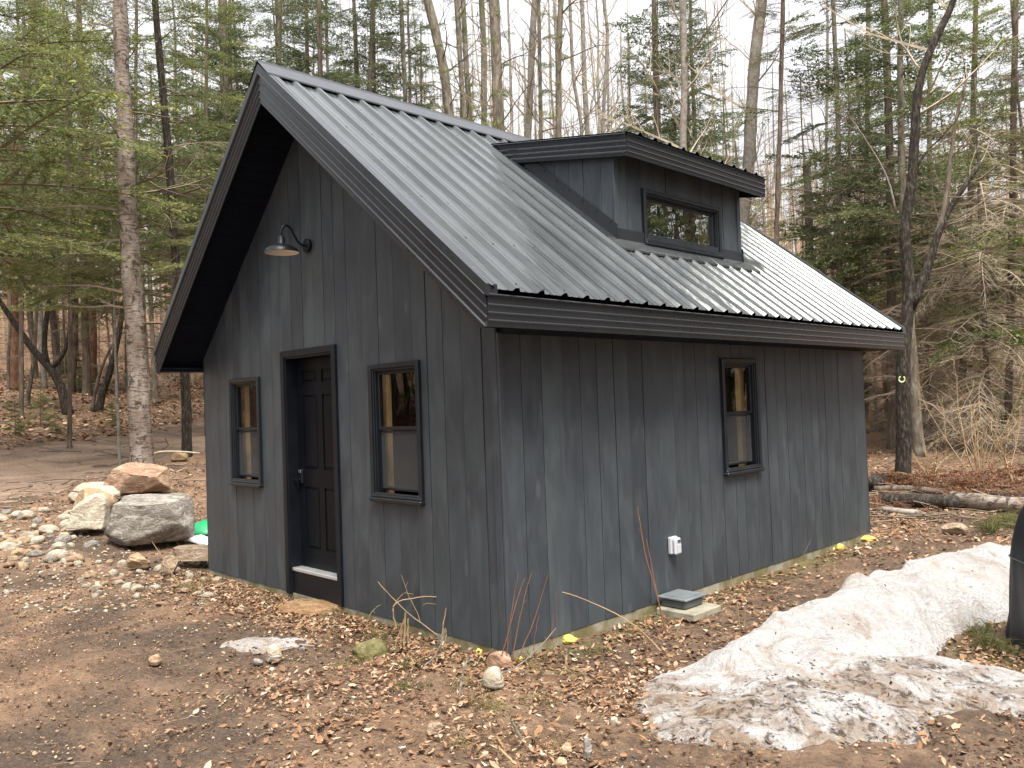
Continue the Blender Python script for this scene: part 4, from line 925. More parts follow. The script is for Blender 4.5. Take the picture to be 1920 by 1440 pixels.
px_tree('tree_stub', [(1518, 700), (1518, 420), (1514, 340), (1513, 302)], (17, 14), 'barkg', 'broken-off mossy trunk standing right of the dormer', 'tree stub', depth=24, grow_to=None, seed=77, dead=dict(h0=2, h1=7, step=.5, len=.9))
# the blackened forked tree right of the shed
e = px_tree('forked_tree', [(1694, 905), (1696, 850), (1694, 760), (1692, 690), (1697, 620), (1702, 585), (1706, 540), (1700, 480), (1694, 430), (1700, 405), (1712, 330), (1716, 250), (1720, 170), (1736, 110), (1762, 60), (1790, 0)], (29, 11), 'barkd', 'blackened tree with forked trunk and yellow marker at the far corner of the shed', 'tree',
        grow_to=11, seed=80, bare=dict(h0=6, h1=11, n=14, len=2.0), twm='twigg')
b = gp(1694, 905); fd = ddist(b)
arm(e, [(1706, 580), (1722, 545), (1738, 510), (1748, 470), (1760, 430), (1782, 385), (1812, 345), (1838, 305)], (20, 7), fd, 'barkd', 4, 9)
arm(e, [(1745, 480), (1765, 420), (1775, 370), (1782, 300), (1792, 220), (1812, 150)], (12, 5), fd, 'bark', 5, 8)
arm(e, [(1718, 315), (1735, 285), (1760, 262), (1776, 250)], (5, 2), fd, 'barkd', 6, 3)
arm(e, [(1680, 400), (1672, 350), (1655, 310), (1625, 265), (1605, 235)], (4, 2), fd, 'pale', 7, 3)
mb = MB(); c = at_depth(1691, 711, fd-.25); n_ = unit(CAM-c); a_ = unit(np.cross([0, 0, 1], n_)); b_ = unit(np.cross(n_, a_))
th = np.linspace(.6, 5.9, 14); q = [c+a_*math.sin(t)*.045+b_*math.cos(t)*.05 for t in th]; mb.tube(q, .013, 6, cap=True)
t_ = mb.build('trail_marker', m_plain('pale yellow marker', (.70, .74, .38), .5), e, tuple(e.location))

# --- prototypes for the woods behind, then copies
def proto(name, h, r, bark, seed, **k):
    P = vpath(0, 0, h, seed=seed); P[:, 2] -= float(gz(0, 0)); t = np.linspace(0, 1, len(P)); return make_tree(name, (0, 0, 0), P, r*(1-.75*t), bark, 'x', 'tree', seed=seed, **k)
PR = dict(
 bare1=proto('bare_tree', 19, .13, 'pale', 201, bare=dict(h0=4, h1=19, n=32, len=2.6, el=.8, depth=2, dens=2.0), twm='twigg'),
 bare2=proto('bare_tree', 17, .10, 'pale', 202, bare=dict(h0=3, h1=17, n=30, len=2.1, el=.8, depth=2, dens=2.0), twm='twigg'),
 bare3=proto('slender_tree', 11, .055, 'pale', 203, bare=dict(h0=1.5, h1=11, n=22, len=1.5, el=.6, depth=2), twm='twigw'),
 pole=proto('dead_fir', 12, .07, 'bark', 204, dead=dict(h0=.6, h1=12, step=.15, len=1.6), live=dict(h0=8, h1=12, step=.3, len=1.3, kind='thin')),
 spr1=proto('spruce_tree', 18, .14, 'bark', 205, live=dict(h0=3.5, h1=18, step=.16, len=2.7, kind='coarse'), dead=dict(h0=1, h1=6, step=.2, len=1.8), fol='spruce'),
 spr2=proto('spruce_tree', 13, .11, 'barkg', 206, live=dict(h0=4.5, h1=13, step=.20, len=2.2, kind='coarse', tone=.05), dead=dict(h0=1, h1=7, step=.18, len=1.7), fol='spruce'),
 arch=proto('dead_fir', 9, .07, 'bark', 207, dead=dict(h0=.3, h1=8, step=.07, len=2.3, kind='arch', el=.08), live=dict(h0=3.5, h1=9, step=.35, len=1.8, kind='thin'), twm='twigg'),
 yng=proto('young_fir', 5.5, .05, 'bark', 208, live=dict(h0=.3, h1=5.5, step=.085, len=1.7, kind='coarse', tone=.06), fol='fir'),
)
used = set()
def place(key, x, y, label, group, sc=1.0, rz=None, cat=None):
    p = PR[key]; rz = RNG.uniform(0, 6.28) if rz is None else rz; loc = (x, y, float(gz(x, y))-.03)
    if key not in used:
        used.add(key); p.location = loc; p.rotation_euler = (0, 0, rz); p.scale = (sc,)*3; tag(p, label, cat or 'tree', group); return p
    return copy_tree(p, loc, rz, sc, label, group, cat)
ORD = ['leftmost', 'second', 'third', 'fourth', 'fifth', 'sixth', 'seventh', 'eighth', 'ninth', 'tenth', 'eleventh', 'twelfth', 'thirteenth', 'fourteenth', 'fifteenth', 'sixteenth', 'seventeenth', 'eighteenth', 'nineteenth', 'twentieth', 'twenty-first', 'twenty-second', 'twenty-third', 'twenty-fourth']
def fill(n, u0, u1, d0, d1, keys, label, group, seed, smin=.8, smax=1.2):
    rg_ = np.random.default_rng(seed)
    for i in range(n):
        u = u0+(u1-u0)*(i+rg_.random())/n; d = math.sqrt(rg_.uniform(d0*d0, d1*d1)); q = at_depth(u, 760, d)
        place(keys[int(rg_.integers(len(keys)))], q[0], q[1], label+(', ' + ORD[i] + (' of them' if i == 0 else ' from the left')), group, rg_.uniform(smin, smax), rg_.uniform(0, 6.28))
fill(20, -60, 400, 29, 46, ['bare3', 'bare2', 'bare3', 'pole'], 'slender bare tree in the tan woods beyond the dirt track', 'slender trees beyond the track', 1)
fill(9, -80, 420, 26, 40, ['spr1', 'spr2', 'pole'], 'green-crowned conifer in the woods beyond the dirt track', 'conifers beyond the track', 2)
fill(17, 430, 800, 26, 40, ['spr1', 'spr2', 'spr1'], 'dark conifer in the stand behind the front half of the ridge', 'dark conifers behind the ridge', 3)
fill(16, 770, 1240, 28, 46, ['bare1', 'bare2', 'bare3', 'bare1'], 'bare tree against the sky behind the rear half of the ridge', 'bare trees behind the ridge', 4)
fill(8, 1140, 1420, 26, 38, ['spr2', 'spr1'], 'dark conifer in the woods behind the dormer', 'conifers behind the dormer', 5)
fill(13, 1340, 1700, 26, 42, ['spr2', 'pole', 'bare2', 'bare3', 'pole'], 'thin forest tree between the dormer and the forked tree', 'trees right of the dormer', 6)
fill(9, 1640, 2020, 19, 32, ['arch', 'arch', 'pole', 'spr2'], 'twiggy brown conifer with arching dead branches beyond the logs', 'dead-branched conifers beyond the logs', 7)
fill(4, 1600, 2000, 24, 36, ['spr2', 'yng', 'yng'], 'green conifer deep in the thicket on the right', 'green conifers in the right thicket', 8, .9, 1.4)
fill(6, 1640, 2000, 30, 44, ['bare2', 'bare3'], 'pale bare stem deep in the thicket on the right', 'bare stems in the right thicket', 18)
for u, v, s_, lb in ((30, 815, .22, 'low fir seedling at the left edge above the track'), (75, 800, .25, 'bushy fir seedling left of the crooked dark tree'), (150, 735, .45, 'young fir growing behind the crooked dark tree'), (212, 800, .17, 'tiny fir seedling just left of the birch'), (105, 812, .15, 'smallest fir seedling at the foot of the crooked tree'), (118, 700, .5, 'taller young fir between the crooked trees')):
    q = gp(u, v); place('yng', q[0], q[1], lb, None, s_, cat='young fir')
# trees on the camera's side of the clearing, mirrored in the panes
for i, (x, y, k) in enumerate([(-7, -15, 'spr1'), (-3, -17, 'spr2'), (-12, -13, 'spr1'), (1, -19, 'bare1'), (14, 7, 'spr1'), (17, 11, 'spr2'), (13, 14, 'spr1'), (19, 4, 'bare1'), (16, 18, 'spr2'), (20, 14, 'spr1'), (8.5, 12.5, 'spr1'), (11, 17, 'spr2'), (6.5, 16.5, 'spr1'), (10.5, 9.5, 'spr2'), (-9.5, -9.5, 'spr2'), (-5, -11, 'spr1')]):
    place(k, x, y, 'tree across the clearing mirrored in the shed windows', 'trees mirrored in the windows', 1.0)

# --- the mass of the far woods (and the wood across the clearing, mirrored in the panes)
def far_mass(name, n, az0, az1, d0, d1, twig, seed, fol=None, nf=0, hmax=16, kind=None):
    rng = np.random.default_rng(seed); A = []; B = []; ra = []; rb = []
    us = rng.uniform(az0, az1, n); ds = np.sqrt(rng.uniform(d0**2, d1**2, n))
    for u, d in zip(us, ds):
        q = at_depth(u, 760, d); z = float(gz(q[0], q[1])); h = rng.uniform(.5, 1)*hmax; r = rng.uniform(.03, .13); lean = rng.normal(0, .04, 2)
        top = np.array([q[0]+lean[0]*h, q[1]+lean[1]*h, z+h]); bt = np.array([q[0], q[1], z-.2]); A.append(bt); B.append(top); ra.append(r); rb.append(r*.25)
        m_ = int(rng.uniform(10, 26)); t = rng.uniform(.08, .98, m_); P = bt+(top-bt)*t[:, None]; az = rng.uniform(0, 6.283, m_); l_ = rng.uniform(.5, 2.0, m_)*(1.1-.6*t); el = rng.uniform(-.2, .9, m_)
        Q = P+np.stack([np.cos(az)*np.cos(el), np.sin(az)*np.cos(el), np.sin(el)], 1)*l_[:, None]
        A += list(P); B += list(Q); ra += list(l_*.011); rb += [.006]*m_
        for f in (.45, .7):                                    # side twigs
            P2 = P+(Q-P)*f; D2 = (Q-P)*.5+rng.normal(0, .35, (m_, 3))*l_[:, None]*.6; A += list(P2); B += list(P2+D2); ra += list(l_*.007); rb += [.005]*m_
    mb = MB(); prism_arr(mb, np.array(A), np.array(B), np.array(ra), np.array(rb), 3)
    o = mb.build(name, M[twig]); tag(o, kind='stuff', cat='woods'); return o
tag(far_mass('far_woods', 380, -150, 470, 38, 75, 'twigw', 1, hmax=21), 'tan mass of thin bare stems filling the woods on the left hillside')
tag(far_mass('far_woods', 230, 470, 1500, 42, 80, 'twigg', 2, hmax=27), 'thin grey stems of the far woods behind the shed roof')
tag(far_mass('far_woods', 420, 1450, 2080, 27, 60, 'twigw', 3, hmax=13), 'grey-brown tangle of stems closing off the woods on the right')
def far_foliage(n, u0, u1, d0, d1, z0, z1, seed, label, tone=0.0, sz=2.2):
    rng = np.random.default_rng(seed); mf = MB(); mw = MB()
    for i in range(n):
        u = rng.uniform(u0, u1); d = math.sqrt(rng.uniform(d0**2, d1**2)); q = at_depth(u, 760, d); z = float(gz(q[0], q[1]))+rng.uniform(z0, z1)
        put_bough(mw, mf, 'thin', int(rng.integers(6)), (q[0], q[1], z), rng.uniform(0, 6.28), rng.normal(-.1, .2), rng.uniform(1.2, sz), rng, rng.normal(tone, .12))
    tag(mf.build('far_foliage', M['fir']), label, 'foliage', None, 'stuff')
far_foliage(230, 1480, 2050, 30, 46, .3, 10, 5, 'soft green conifer foliage deep in the woods on the right', .05)
far_foliage(110, -100, 430, 36, 55, 5, 17, 6, 'green conifer foliage in the far canopy on the left', .05, 2.6)

def across(n, a0, a1, d0, d1, seed):
    rng = np.random.default_rng(seed); mf = MB(); mw = MB(); A = []; B = []; ra = []; rb = []
    for i in range(n):
        a = R(rng.uniform(a0, a1)); d = math.sqrt(rng.uniform(d0**2, d1**2)); x, y = math.cos(a)*d, math.sin(a)*d; z = float(gz(x, y)); h = rng.uniform(9, 18); l_ = rng.normal(0, .03, 2)*h
        A.append((x, y, z-.2)); B.append((x+l_[0], y+l_[1], z+h)); r = rng.uniform(.05, .14); ra.append(r); rb.append(r*.3)
        for q in range(7): t = rng.uniform(.05, .9); put_bough(mw, mf, 'thin', int(rng.integers(6)), (x+l_[0]*t, y+l_[1]*t, z+h*t), rng.uniform(0, 6.28), rng.normal(-.1, .2), rng.uniform(1.4, 2.6), rng, rng.normal(0, .1))
    prism_arr(mw, np.array(A), np.array(B), np.array(ra), np.array(rb), 5)
    e_ = empty('wood_edge', (0, 0, 0), 'wood edge across the clearing mirrored in the window panes', 'woods'); e_['kind'] = 'stuff'
    mw.build('stems', M['bark'], e_); mf.build('foliage', M['fir'], e_)
across(130, 5, 70, 17, 30, 41); across(90, 205, 262, 17, 30, 42)

# ================================================================== stones, snow, litter, brush
def ico(sub):
    import bmesh
    bm = bmesh.new(); bmesh.ops.create_icosphere(bm, subdivisions=sub, radius=1); V = np.array([v.co[:] for v in bm.verts]); F_ = np.array([[v.index for v in f.verts] for f in bm.faces]); bm.free(); return V, F_
ICO = {k: ico(k) for k in (2, 3, 5)}
def rock_mb(dims, seed, planes=9, noise=.10, sub=5, flat=.35, cut=None):
    rng = np.random.default_rng(seed); V, F_ = ICO[sub]; V = V.copy()
    for i in range(planes):
        n = unit(rng.normal(0, 1, 3)*np.array([1, 1, .9])); d = rng.uniform(.55, .86); k = np.maximum(0, V @ n-d); V -= k[:, None]*n
    if cut:
        V = np.sign(V)*np.abs(V)**.62; V /= np.abs(V).max()
        for n, d in cut: n = unit(n); k = np.maximum(0, V @ n-d); V -= k[:, None]*n
    a = fbm(V[:, 0]*1.6+seed, V[:, 1]*1.6+V[:, 2]*1.1, 5, seed); b = fbm(V[:, 2]*2.3, V[:, 0]*1.9-V[:, 1]*1.3+seed, 5, seed+1)
    V *= (1+noise*(a+b))[:, None]; c = fbm(V[:, 0]*7+seed, V[:, 1]*7+V[:, 2]*9, 4, seed+3); V *= (1+noise*.35*c)[:, None]
    V[:, 2] = np.maximum(V[:, 2], -flat*1.6)
    V *= np.array(dims)/2; V[:, 2] += dims[2]*.5*flat*.6; mb = MB(); mb.add(V, F_, 0, 0); return mb
def rock(u0, u1, v0, v1, mat, label, seed, planes=9, noise=.1, name='boulder', cat='boulder', rz=0, dep=None, dd=0, rest=None, yaw=None, group=None, sub=5, thick=1.0, cut=None):
    uc = (u0+u1)/2; b = gp(uc, v1-.12*(v1-v0)) if rest is None else at_depth(uc, v1, rest); d = ddist(b)
    wd = (u1-u0)*d/FPX*1.04; ht = (v1-v0)*d/FPX*1.12; dp = wd*.75*thick if dep is None else dep
    ht2 = ht-.0 if rest is None else ht
    mb = rock_mb((wd, dp, ht2*1.25), seed, 0 if cut else planes, noise, sub, cut=cut)
    o = mb.build(name, M[mat], smooth=True)
    back = AX[2].copy(); back[2] = 0; back = unit(back)
    loc = b+back*dp*.42; o.location = (loc[0], loc[1], (float(gz(loc[0], loc[1])) if rest is None else b[2])+(ht*.38 if rest is None else ht*.5)+dd)
    o.rotation_euler = (0, 0, math.atan2(AX[0][1], AX[0][0])+rz)
    return tag(o, label, cat, group)
rock(172, 334, 950, 1050, 'rgrey', 'big grey angular boulder nearest the shed in the boulder row', 4, 11, .045, cut=[((0, -.12, 1), .60), ((-.35, -1, .25), .72), ((.35, -1, -.05), .66), ((.55, -.7, -.8), .66), ((-1, -.2, .35), .80), ((1, -.2, .35), .86), ((-.5, -.6, -.6), .85), ((.6, -.2, 1), .86), ((-.8, -.3, -.6), .9)], dd=-.05)
rock(117, 190, 955, 1016, 'rpale', 'cream angular boulder tucked against the left of the big grey one', 8, 9, .05, cut=[((-.5, -.3, 1), .66), ((-.3, -1, .2), .68), ((.5, -1, .2), .8), ((-1, 0, .4), .7), ((0, -.5, -1), .8)])
rock(118, 204, 932, 972, 'rtan', 'rounded orange-tan boulder behind the cream one', 15, 4, .06)
rock(122, 212, 920, 952, 'rpale', 'flat cream boulder behind the rounded tan one', 19, 6, .05, cut=[((.1, -.2, 1), .55), ((-.7, -.5, .8), .75), ((.8, -.4, .6), .8), ((0, -1, .2), .75)])
rock(178, 296, 893, 951, 'rred', 'reddish boulder with tan top, farthest back in the row', 22, 8, .05, cut=[((.35, -.25, 1), .52), ((-.35, -1, .1), .66), ((.3, -1, -.35), .60), ((-1, 0, .5), .74), ((1, 0, .25), .85), ((.6, -.5, -.8), .75)])
rock(234, 276, 1050, 1077, 'rtan', 'brown-tan stone in front of the big grey boulder', 31, 7, .1, 'stone', 'stone')
q = rock(297, 332, 1056, 1086, 'rflat', 'squat brown stone under the layered slab', 33, 6, .1, 'stone', 'stone')
qd = ddist(np.array(q.location))
b_ = gp(340, 1072); s_ = ddist(b_)/FPX
mb = rock_mb((94*s_, .36, 34*s_), 41, 0, .05, cut=[((0, 0, 1), .7), ((0, -1, .15), .75), ((1, -.3, .1), .9), ((-1, -.4, 0), .88)]); o = mb.build('stone_slab', M['rflat'], smooth=True); o.location = (b_[0]-.12, b_[1]+.22, b_[2]+.135); o.rotation_euler = (0, R(2), math.atan2(AX[0][1], AX[0][0])); tag(o, 'layered brown slab lying on a stone against the shed corner', 'stone slab')
rock(281, 303, 889, 901, 'rgrey', 'small grey stone on the dirt right of the reddish boulder', 45, 7, .1, 'stone', 'stone', sub=3)
rock(316, 348, 854, 869, 'rtan', 'pale tan rock at the foot of the dark-trunked fir', 46, 5, .1, 'stone', 'stone', sub=3)
rock(906, 947, 1268, 1303, 'rpale', 'smooth pale stone in the leaf litter below the shed corner', 50, 6, .06, 'stone', 'stone')
rock(912, 964, 1231, 1262, 'rred', 'flat pinkish stone against the foundation corner', 51, 5, .08, 'stone', 'stone', dd=-.035)
rock(1091, 1112, 1400, 1436, 'rgrey', 'upright pointed grey stone at the bottom of the picture', 52, 6, .08, 'stone', 'stone', dep=.06)
rock(1052, 1075, 1404, 1424, 'rtan', 'small blunt stone left of the pointed grey one', 53, 6, .08, 'stone', 'stone', sub=3)
rock(1040, 1064, 1430, 1446, 'rtan', 'round stone cut by the bottom edge of the picture', 54, 3, .08, 'stone', 'stone', sub=3)
rock(799, 836, 1364, 1386, 'rflat', 'brown block-shaped stone at the edge of the bare dirt', 55, 10, .05, 'stone', 'stone')
rock(493, 527, 1222, 1252, 'rpale', 'whitish rough stone beside the small patch of old snow', 56, 7, .1, 'stone', 'stone')
rock(473, 491, 1240, 1253, 'rgrey', 'little pale stone left of the whitish rough one', 57, 6, .1, 'stone', 'stone', sub=3)
rock(270, 298, 1236, 1257, 'rtan', 'knobbly brown stone alone on the bare dirt', 58, 6, .12, 'stone', 'stone', sub=3)
rock(655, 732, 1196, 1240, 'moss', 'low moss-covered stone by the gable wall', 59, 3, .1, 'stone', 'stone', dd=-.10)
rock(492, 660, 1118, 1160, 'rorange', 'broad flat ochre stone below the door', 60, 4, .10, 'stone', 'stone', dd=-.145)
rock(1496, 1545, 1134, 1150, 'moss', 'x', 61) if False else None
rock(1776, 1822, 990, 1008, 'rflat', 'low flat brown rock on the ground beyond the snow bank', 62, 5, .08, 'stone', 'stone')
rock(1145, 1163, 1352, 1366, 'rpale', 'small cream stone left of the thin ice sheet', 63, 6, .08, 'stone', 'stone', sub=3)
# pebbles: six shapes, many copies
peb = []
for k in range(6):
    mb = rock_mb((1, .8, .6), 300+k, 3+k % 3, .10, 3); o = mb.build('pebble', M[['rpale', 'rtan', 'rgrey', 'rred', 'rtan', 'rpale'][k]], smooth=True); peb.append(o)
PL = {'rpale': ('pale rounded pebble strewn over the dirt left of the shed', 'pale pebbles left of the shed'), 'rtan': ('tan rounded pebble strewn over the dirt left of the shed', 'tan pebbles left of the shed'),
      'rgrey': ('grey rounded pebble strewn over the dirt left of the shed', 'grey pebbles left of the shed'), 'rred': ('reddish rounded pebble strewn over the dirt left of the shed', 'reddish pebbles left of the shed')}
keyp = ['rpale', 'rtan', 'rgrey', 'rred', 'rtan', 'rpale']; usedp = set()
rp = np.random.default_rng(77); cnt = 0
def put_peb(u, v, w_):
    global cnt
    k = int(rp.choice(6, p=[.26, .16, .14, .10, .18, .16])); p = gp(u, v, 30); d = ddist(p); s_ = w_*d/FPX
    if -W-.1 < p[0] < .1 and p[1] > -.05: return
    o = peb[k] if k not in usedp else peb[k].copy()
    if k in usedp: C.objects.link(o)
    usedp.add(k); o.location = (p[0], p[1], p[2]+s_*.03); o.scale = (s_, s_*rp.uniform(.7, 1.1), s_*rp.uniform(.7, 1.2)); o.rotation_euler = (rp.normal(0, .15), rp.normal(0, .15), rp.uniform(0, 6.28))
    lb, gr = PL[keyp[k]]; tag(o, lb, 'pebble', gr); cnt += 1
for i in range(150): put_peb(rp.uniform(-10, 175)-0*i, 958+110*rp.random()**.9, 9+30*rp.random()**2.6)
for i in range(70): put_peb(rp.uniform(150, 400), rp.uniform(1050, 1125), 8+20*rp.random()**2)
for i in range(30): put_peb(rp.uniform(0, 430), rp.uniform(1080, 1150), 7+16*rp.random()**2)
for (u, v, w_) in ((240, 1100, 27), (258, 1108, 26), (290, 1104, 25), (305, 1136, 28), (408, 1090, 26), (390, 1120, 24), (15, 1030, 40), (34, 1044, 34), (118, 1018, 36), (95, 998, 44), (230, 1060, 22), (65, 958, 24), (82, 960, 26)): put_peb(u, v, w_)
# gravel too small to count
mb = MB(); V0, F0 = ICO[2]; rr = np.random.default_rng(5)
V0s = ico(1)
def stones_stuff(n, us, vs, smin, smax):
    for i in range(n):
        u = rr.uniform(*us); v = rr.uniform(*vs); p = gp(u, v, 25); 
        if -W-.05 < p[0] < .05 and p[1] > -.03: continue
        s_ = rr.uniform(smin, smax); V = V0s[0]*np.array([1, rr.uniform(.6, 1), rr.uniform(.4, .7)])*s_; V *= (1+rr.normal(0, .12, (len(V), 1))); a = rr.uniform(0, 6.28)
        V = V @ np.array([[math.cos(a), math.sin(a), 0], [-math.sin(a), math.cos(a), 0], [0, 0, 1]]); mb.add(V+np.array([p[0], p[1], p[2]+s_*.15]), V0s[1], int(rr.integers(3)), 0)
stones_stuff(700, (0, 380), (940, 1150), .008, .030); stones_stuff(600, (0, 1900), (1120, 1440), .003, .009); stones_stuff(160, (0, 380), (880, 960), .01, .03)
rr = np.random.default_rng(66)
def clods(mb, n, x0, x1, y0, y1, smin, smax):
    x = rr.uniform(x0, x1, n); y = rr.uniform(y0, y1, n); k = ~((x > -W-.05) & (x < .05) & (y > -.03)); x, y = x[k], y[k]; n = len(x); s_ = smin+(smax-smin)*rr.random(n)**3
    V = V0s[0][None]*s_[:, None, None]*np.stack([np.ones(n), rr.uniform(.6, 1, n), rr.uniform(.4, .8, n)], 1)[:, None]; V = V*(1+rr.normal(0, .16, (n, V.shape[1], 1)))
    P = np.stack([x, y, gz(x, y)+s_*.15], 1)+np.stack([0*x, 0*x, 0*x+.006], 1); o = np.arange(n)[:, None, None]*V.shape[1]
    mb.add((V+P[:, None]).reshape(-1, 3), (V0s[1][None]+o).reshape(-1, 3), 0, np.repeat(rr.random(n), len(V0s[1])))
mc = MB(); clods(mc, 15000, -5.5, 3.4, -3.4, 2.0, .003, .016); clods(mc, 5000, -12, -4, -3, 3, .006, .03)
ks = NM('crumbly soil'); ks.bump(ks.noise(60), .004); tag(mc.build('soil_crumbs', ks.set(ks.ramp(ks.attr(), [(0, (.045, .032, .024)), (.5, (.16, .105, .07)), (1, (.34, .24, .16))]), .95, 0, .2), smooth=True), 'crumbs of brown soil on the bare dirt', 'soil', None, 'stuff')
tag(mb.build('gravel', [M['rpale'], M['rtan'], M['rgrey']], smooth=True), kind='stuff', label='fine scattered gravel on the dirt around the shed', cat='gravel')

# snow bank
xs = np.arange(.45, 3.7, .028); ys = np.arange(-.9, 6.2, .028); SX, SY = np.meshgrid(xs, ys, indexing='ij')
wx = SX+.10*fbm(SX*2.2, SY*2.2, 4, 51); wy = SY+.10*fbm(SX*2.2+9, SY*2.2, 4, 52)
hh = np.full(SX.shape, -.12)
CR = [(1.10, .38, .07, .24), (1.30, .75, .17, .36), (1.55, 1.30, .27, .44), (1.62, 1.85, .36, .46), (1.63, 2.7, .37, .47), (1.78, 3.5, .37, .50), (2.02, 4.3, .33, .55)]
for (x0, y0, h0, w0), (x1, y1, h1, w1) in zip(CR[:-1], CR[1:]):
    dx, dy = x1-x0, y1-y0; t = np.clip(((wx-x0)*dx+(wy-y0)*dy)/(dx*dx+dy*dy), 0, 1); d = np.hypot(wx-x0-t*dx, wy-y0-t*dy); h = h0+(h1-h0)*t; w_ = w0+(w1-w0)*t
    hh = np.maximum(hh, h*(1-(d/w_)**2.6))
for (x0, y0, rx, ry, an, h0) in ((2.05, 1.25, .85, .5, .6, .13), (2.45, 1.30, .75, .36, .5, .085), (1.6, .75, .55, .45, .5, .12), (1.90, .38, .72, .42, .75, .13), (1.45, .02, .42, .24, -.5, .055), (1.72, -.02, .42, .24, .7, .085), (2.45, 1.12, .60, .26, .75, .045), (1.15, .40, .28, .2, .9, .07)):
    c_, s2 = math.cos(an), math.sin(an); u_ = ((wx-x0)*c_+(wy-y0)*s2)/rx; v_ = (-(wx-x0)*s2+(wy-y0)*c_)/ry; hh = np.maximum(hh, h0*(1-(u_**2+v_**2)**1.3))
hh = hh+np.where(hh > -.05, .10*fbm(SX*2.6, SY*2.0, 5, 61)*np.clip(hh*5, 0.10, 1)+.034*fbm(SX*9, SY*7, 4, 62)*np.clip(hh*8, .2, 1), 0)
hh = np.maximum(hh, -.12); n0, n1 = SX.shape; idx = np.arange(n0*n1).reshape(n0, n1)
F_ = np.stack([idx[:-1, :-1], idx[1:, :-1], idx[1:, 1:], idx[:-1, 1:]], -1).reshape(-1, 4); fh = hh.ravel()[F_].max(1) > -.06; F_ = F_[fh]
uq, inv = np.unique(F_, return_inverse=True); SZ = gz(SX, SY)+hh; Vs = np.stack([SX, SY, SZ], -1).reshape(-1, 3)[uq]
mb = MB(); mb.add(Vs, inv.reshape(F_.shape)); so_ = mb.build('snow_bank', M['snow'], smooth=True)
dirt = np.clip(.10+.30*sm(2.2, 1.2, SY)+.50*sm(.95, .15, SY-.50*(SX-1.5))*sm(-.1, .9, SX-.75)+.12*sm(.9, .2, SY)+.22*sm(.06, .0, hh)+1.1*sm(1.7, 2.3, SX)*sm(1.9, 1.1, SY)+.55*sm(.45, -.05, SY+.45*(SX-1.4)), 0, 1).ravel()[uq]
at = so_.data.attributes.new('dirt', 'FLOAT', 'POINT'); at.data.foreach_set('value', dirt.astype(np.float32))
tag(so_, 'long bank of old melting snow streaked with dirt right of the shed', 'snow bank')
# small patch of old snow on the dirt
p = gp(505, 1207); qx, qy = np.meshgrid(np.linspace(-.36, .36, 40), np.linspace(-.2, .2, 26), indexing='ij')
h = .035*(1-(qx/.33)**2-(qy/.15)**2)+.022*fbm(qx*12, qy*12, 4, 3); a = math.atan2(AX[0][1], AX[0][0]); X_ = p[0]+qx*math.cos(a)-qy*math.sin(a); Y_ = p[1]+qx*math.sin(a)+qy*math.cos(a)
idx = np.arange(qx.size).reshape(qx.shape); F_ = np.stack([idx[:-1, :-1], idx[1:, :-1], idx[1:, 1:], idx[:-1, 1:]], -1).reshape(-1, 4); F_ = F_[np.maximum(h, -.1).ravel()[F_].max(1) > -.02]
uq, inv = np.unique(F_, return_inverse=True)
mb = MB(); mb.add(np.stack([X_, Y_, gz(X_, Y_)+h], -1).reshape(-1, 3)[uq], inv.reshape(F_.shape)); o = mb.build('snow_patch', M['snow'], smooth=True)
at = o.data.attributes.new('dirt', 'FLOAT', 'POINT'); at.data.foreach_set('value', np.full(len(uq), .75, np.float32)); tag(o, 'small grubby patch of old snow on the dirt below the door', 'snow patch')

# leaf litter
def leaf_tpl():
    T = []
    T.append((np.array([(0, -.5, .0), (.28, -.15, .08), (.24, .2, .10), (0, .5, .0), (-.24, .2, .10), (-.28, -.15, .08), (0, 0, 0)]), [(0, 1, 6), (1, 2, 6), (2, 3, 6), (3, 4, 6), (4, 5, 6), (5, 0, 6)]))
    a = np.arange(10)*math.pi/5+np.array([0,.1,-.1,.15,0,-.12,.1,0,.1,-.1]); r = np.array([.55,.36,.48,.30,.42,.34,.36,.36,.50,.30]); V = np.stack([r*np.sin(a), r*np.cos(a), np.where(np.arange(10) % 2 == 0, .12, .03)], 1)
    T.append((np.vstack([V, [0, 0, 0]]), [(k, (k+1) % 10, 10) for k in range(10)]))
    T.append((np.array([(0, -.5, .0), (.2, 0, .16), (0, .5, .0), (-.2, 0, .16), (0, 0, -.02)]), [(0, 1, 4), (1, 2, 4), (2, 3, 4), (3, 0, 4)]))
    return T
LT = leaf_tpl()
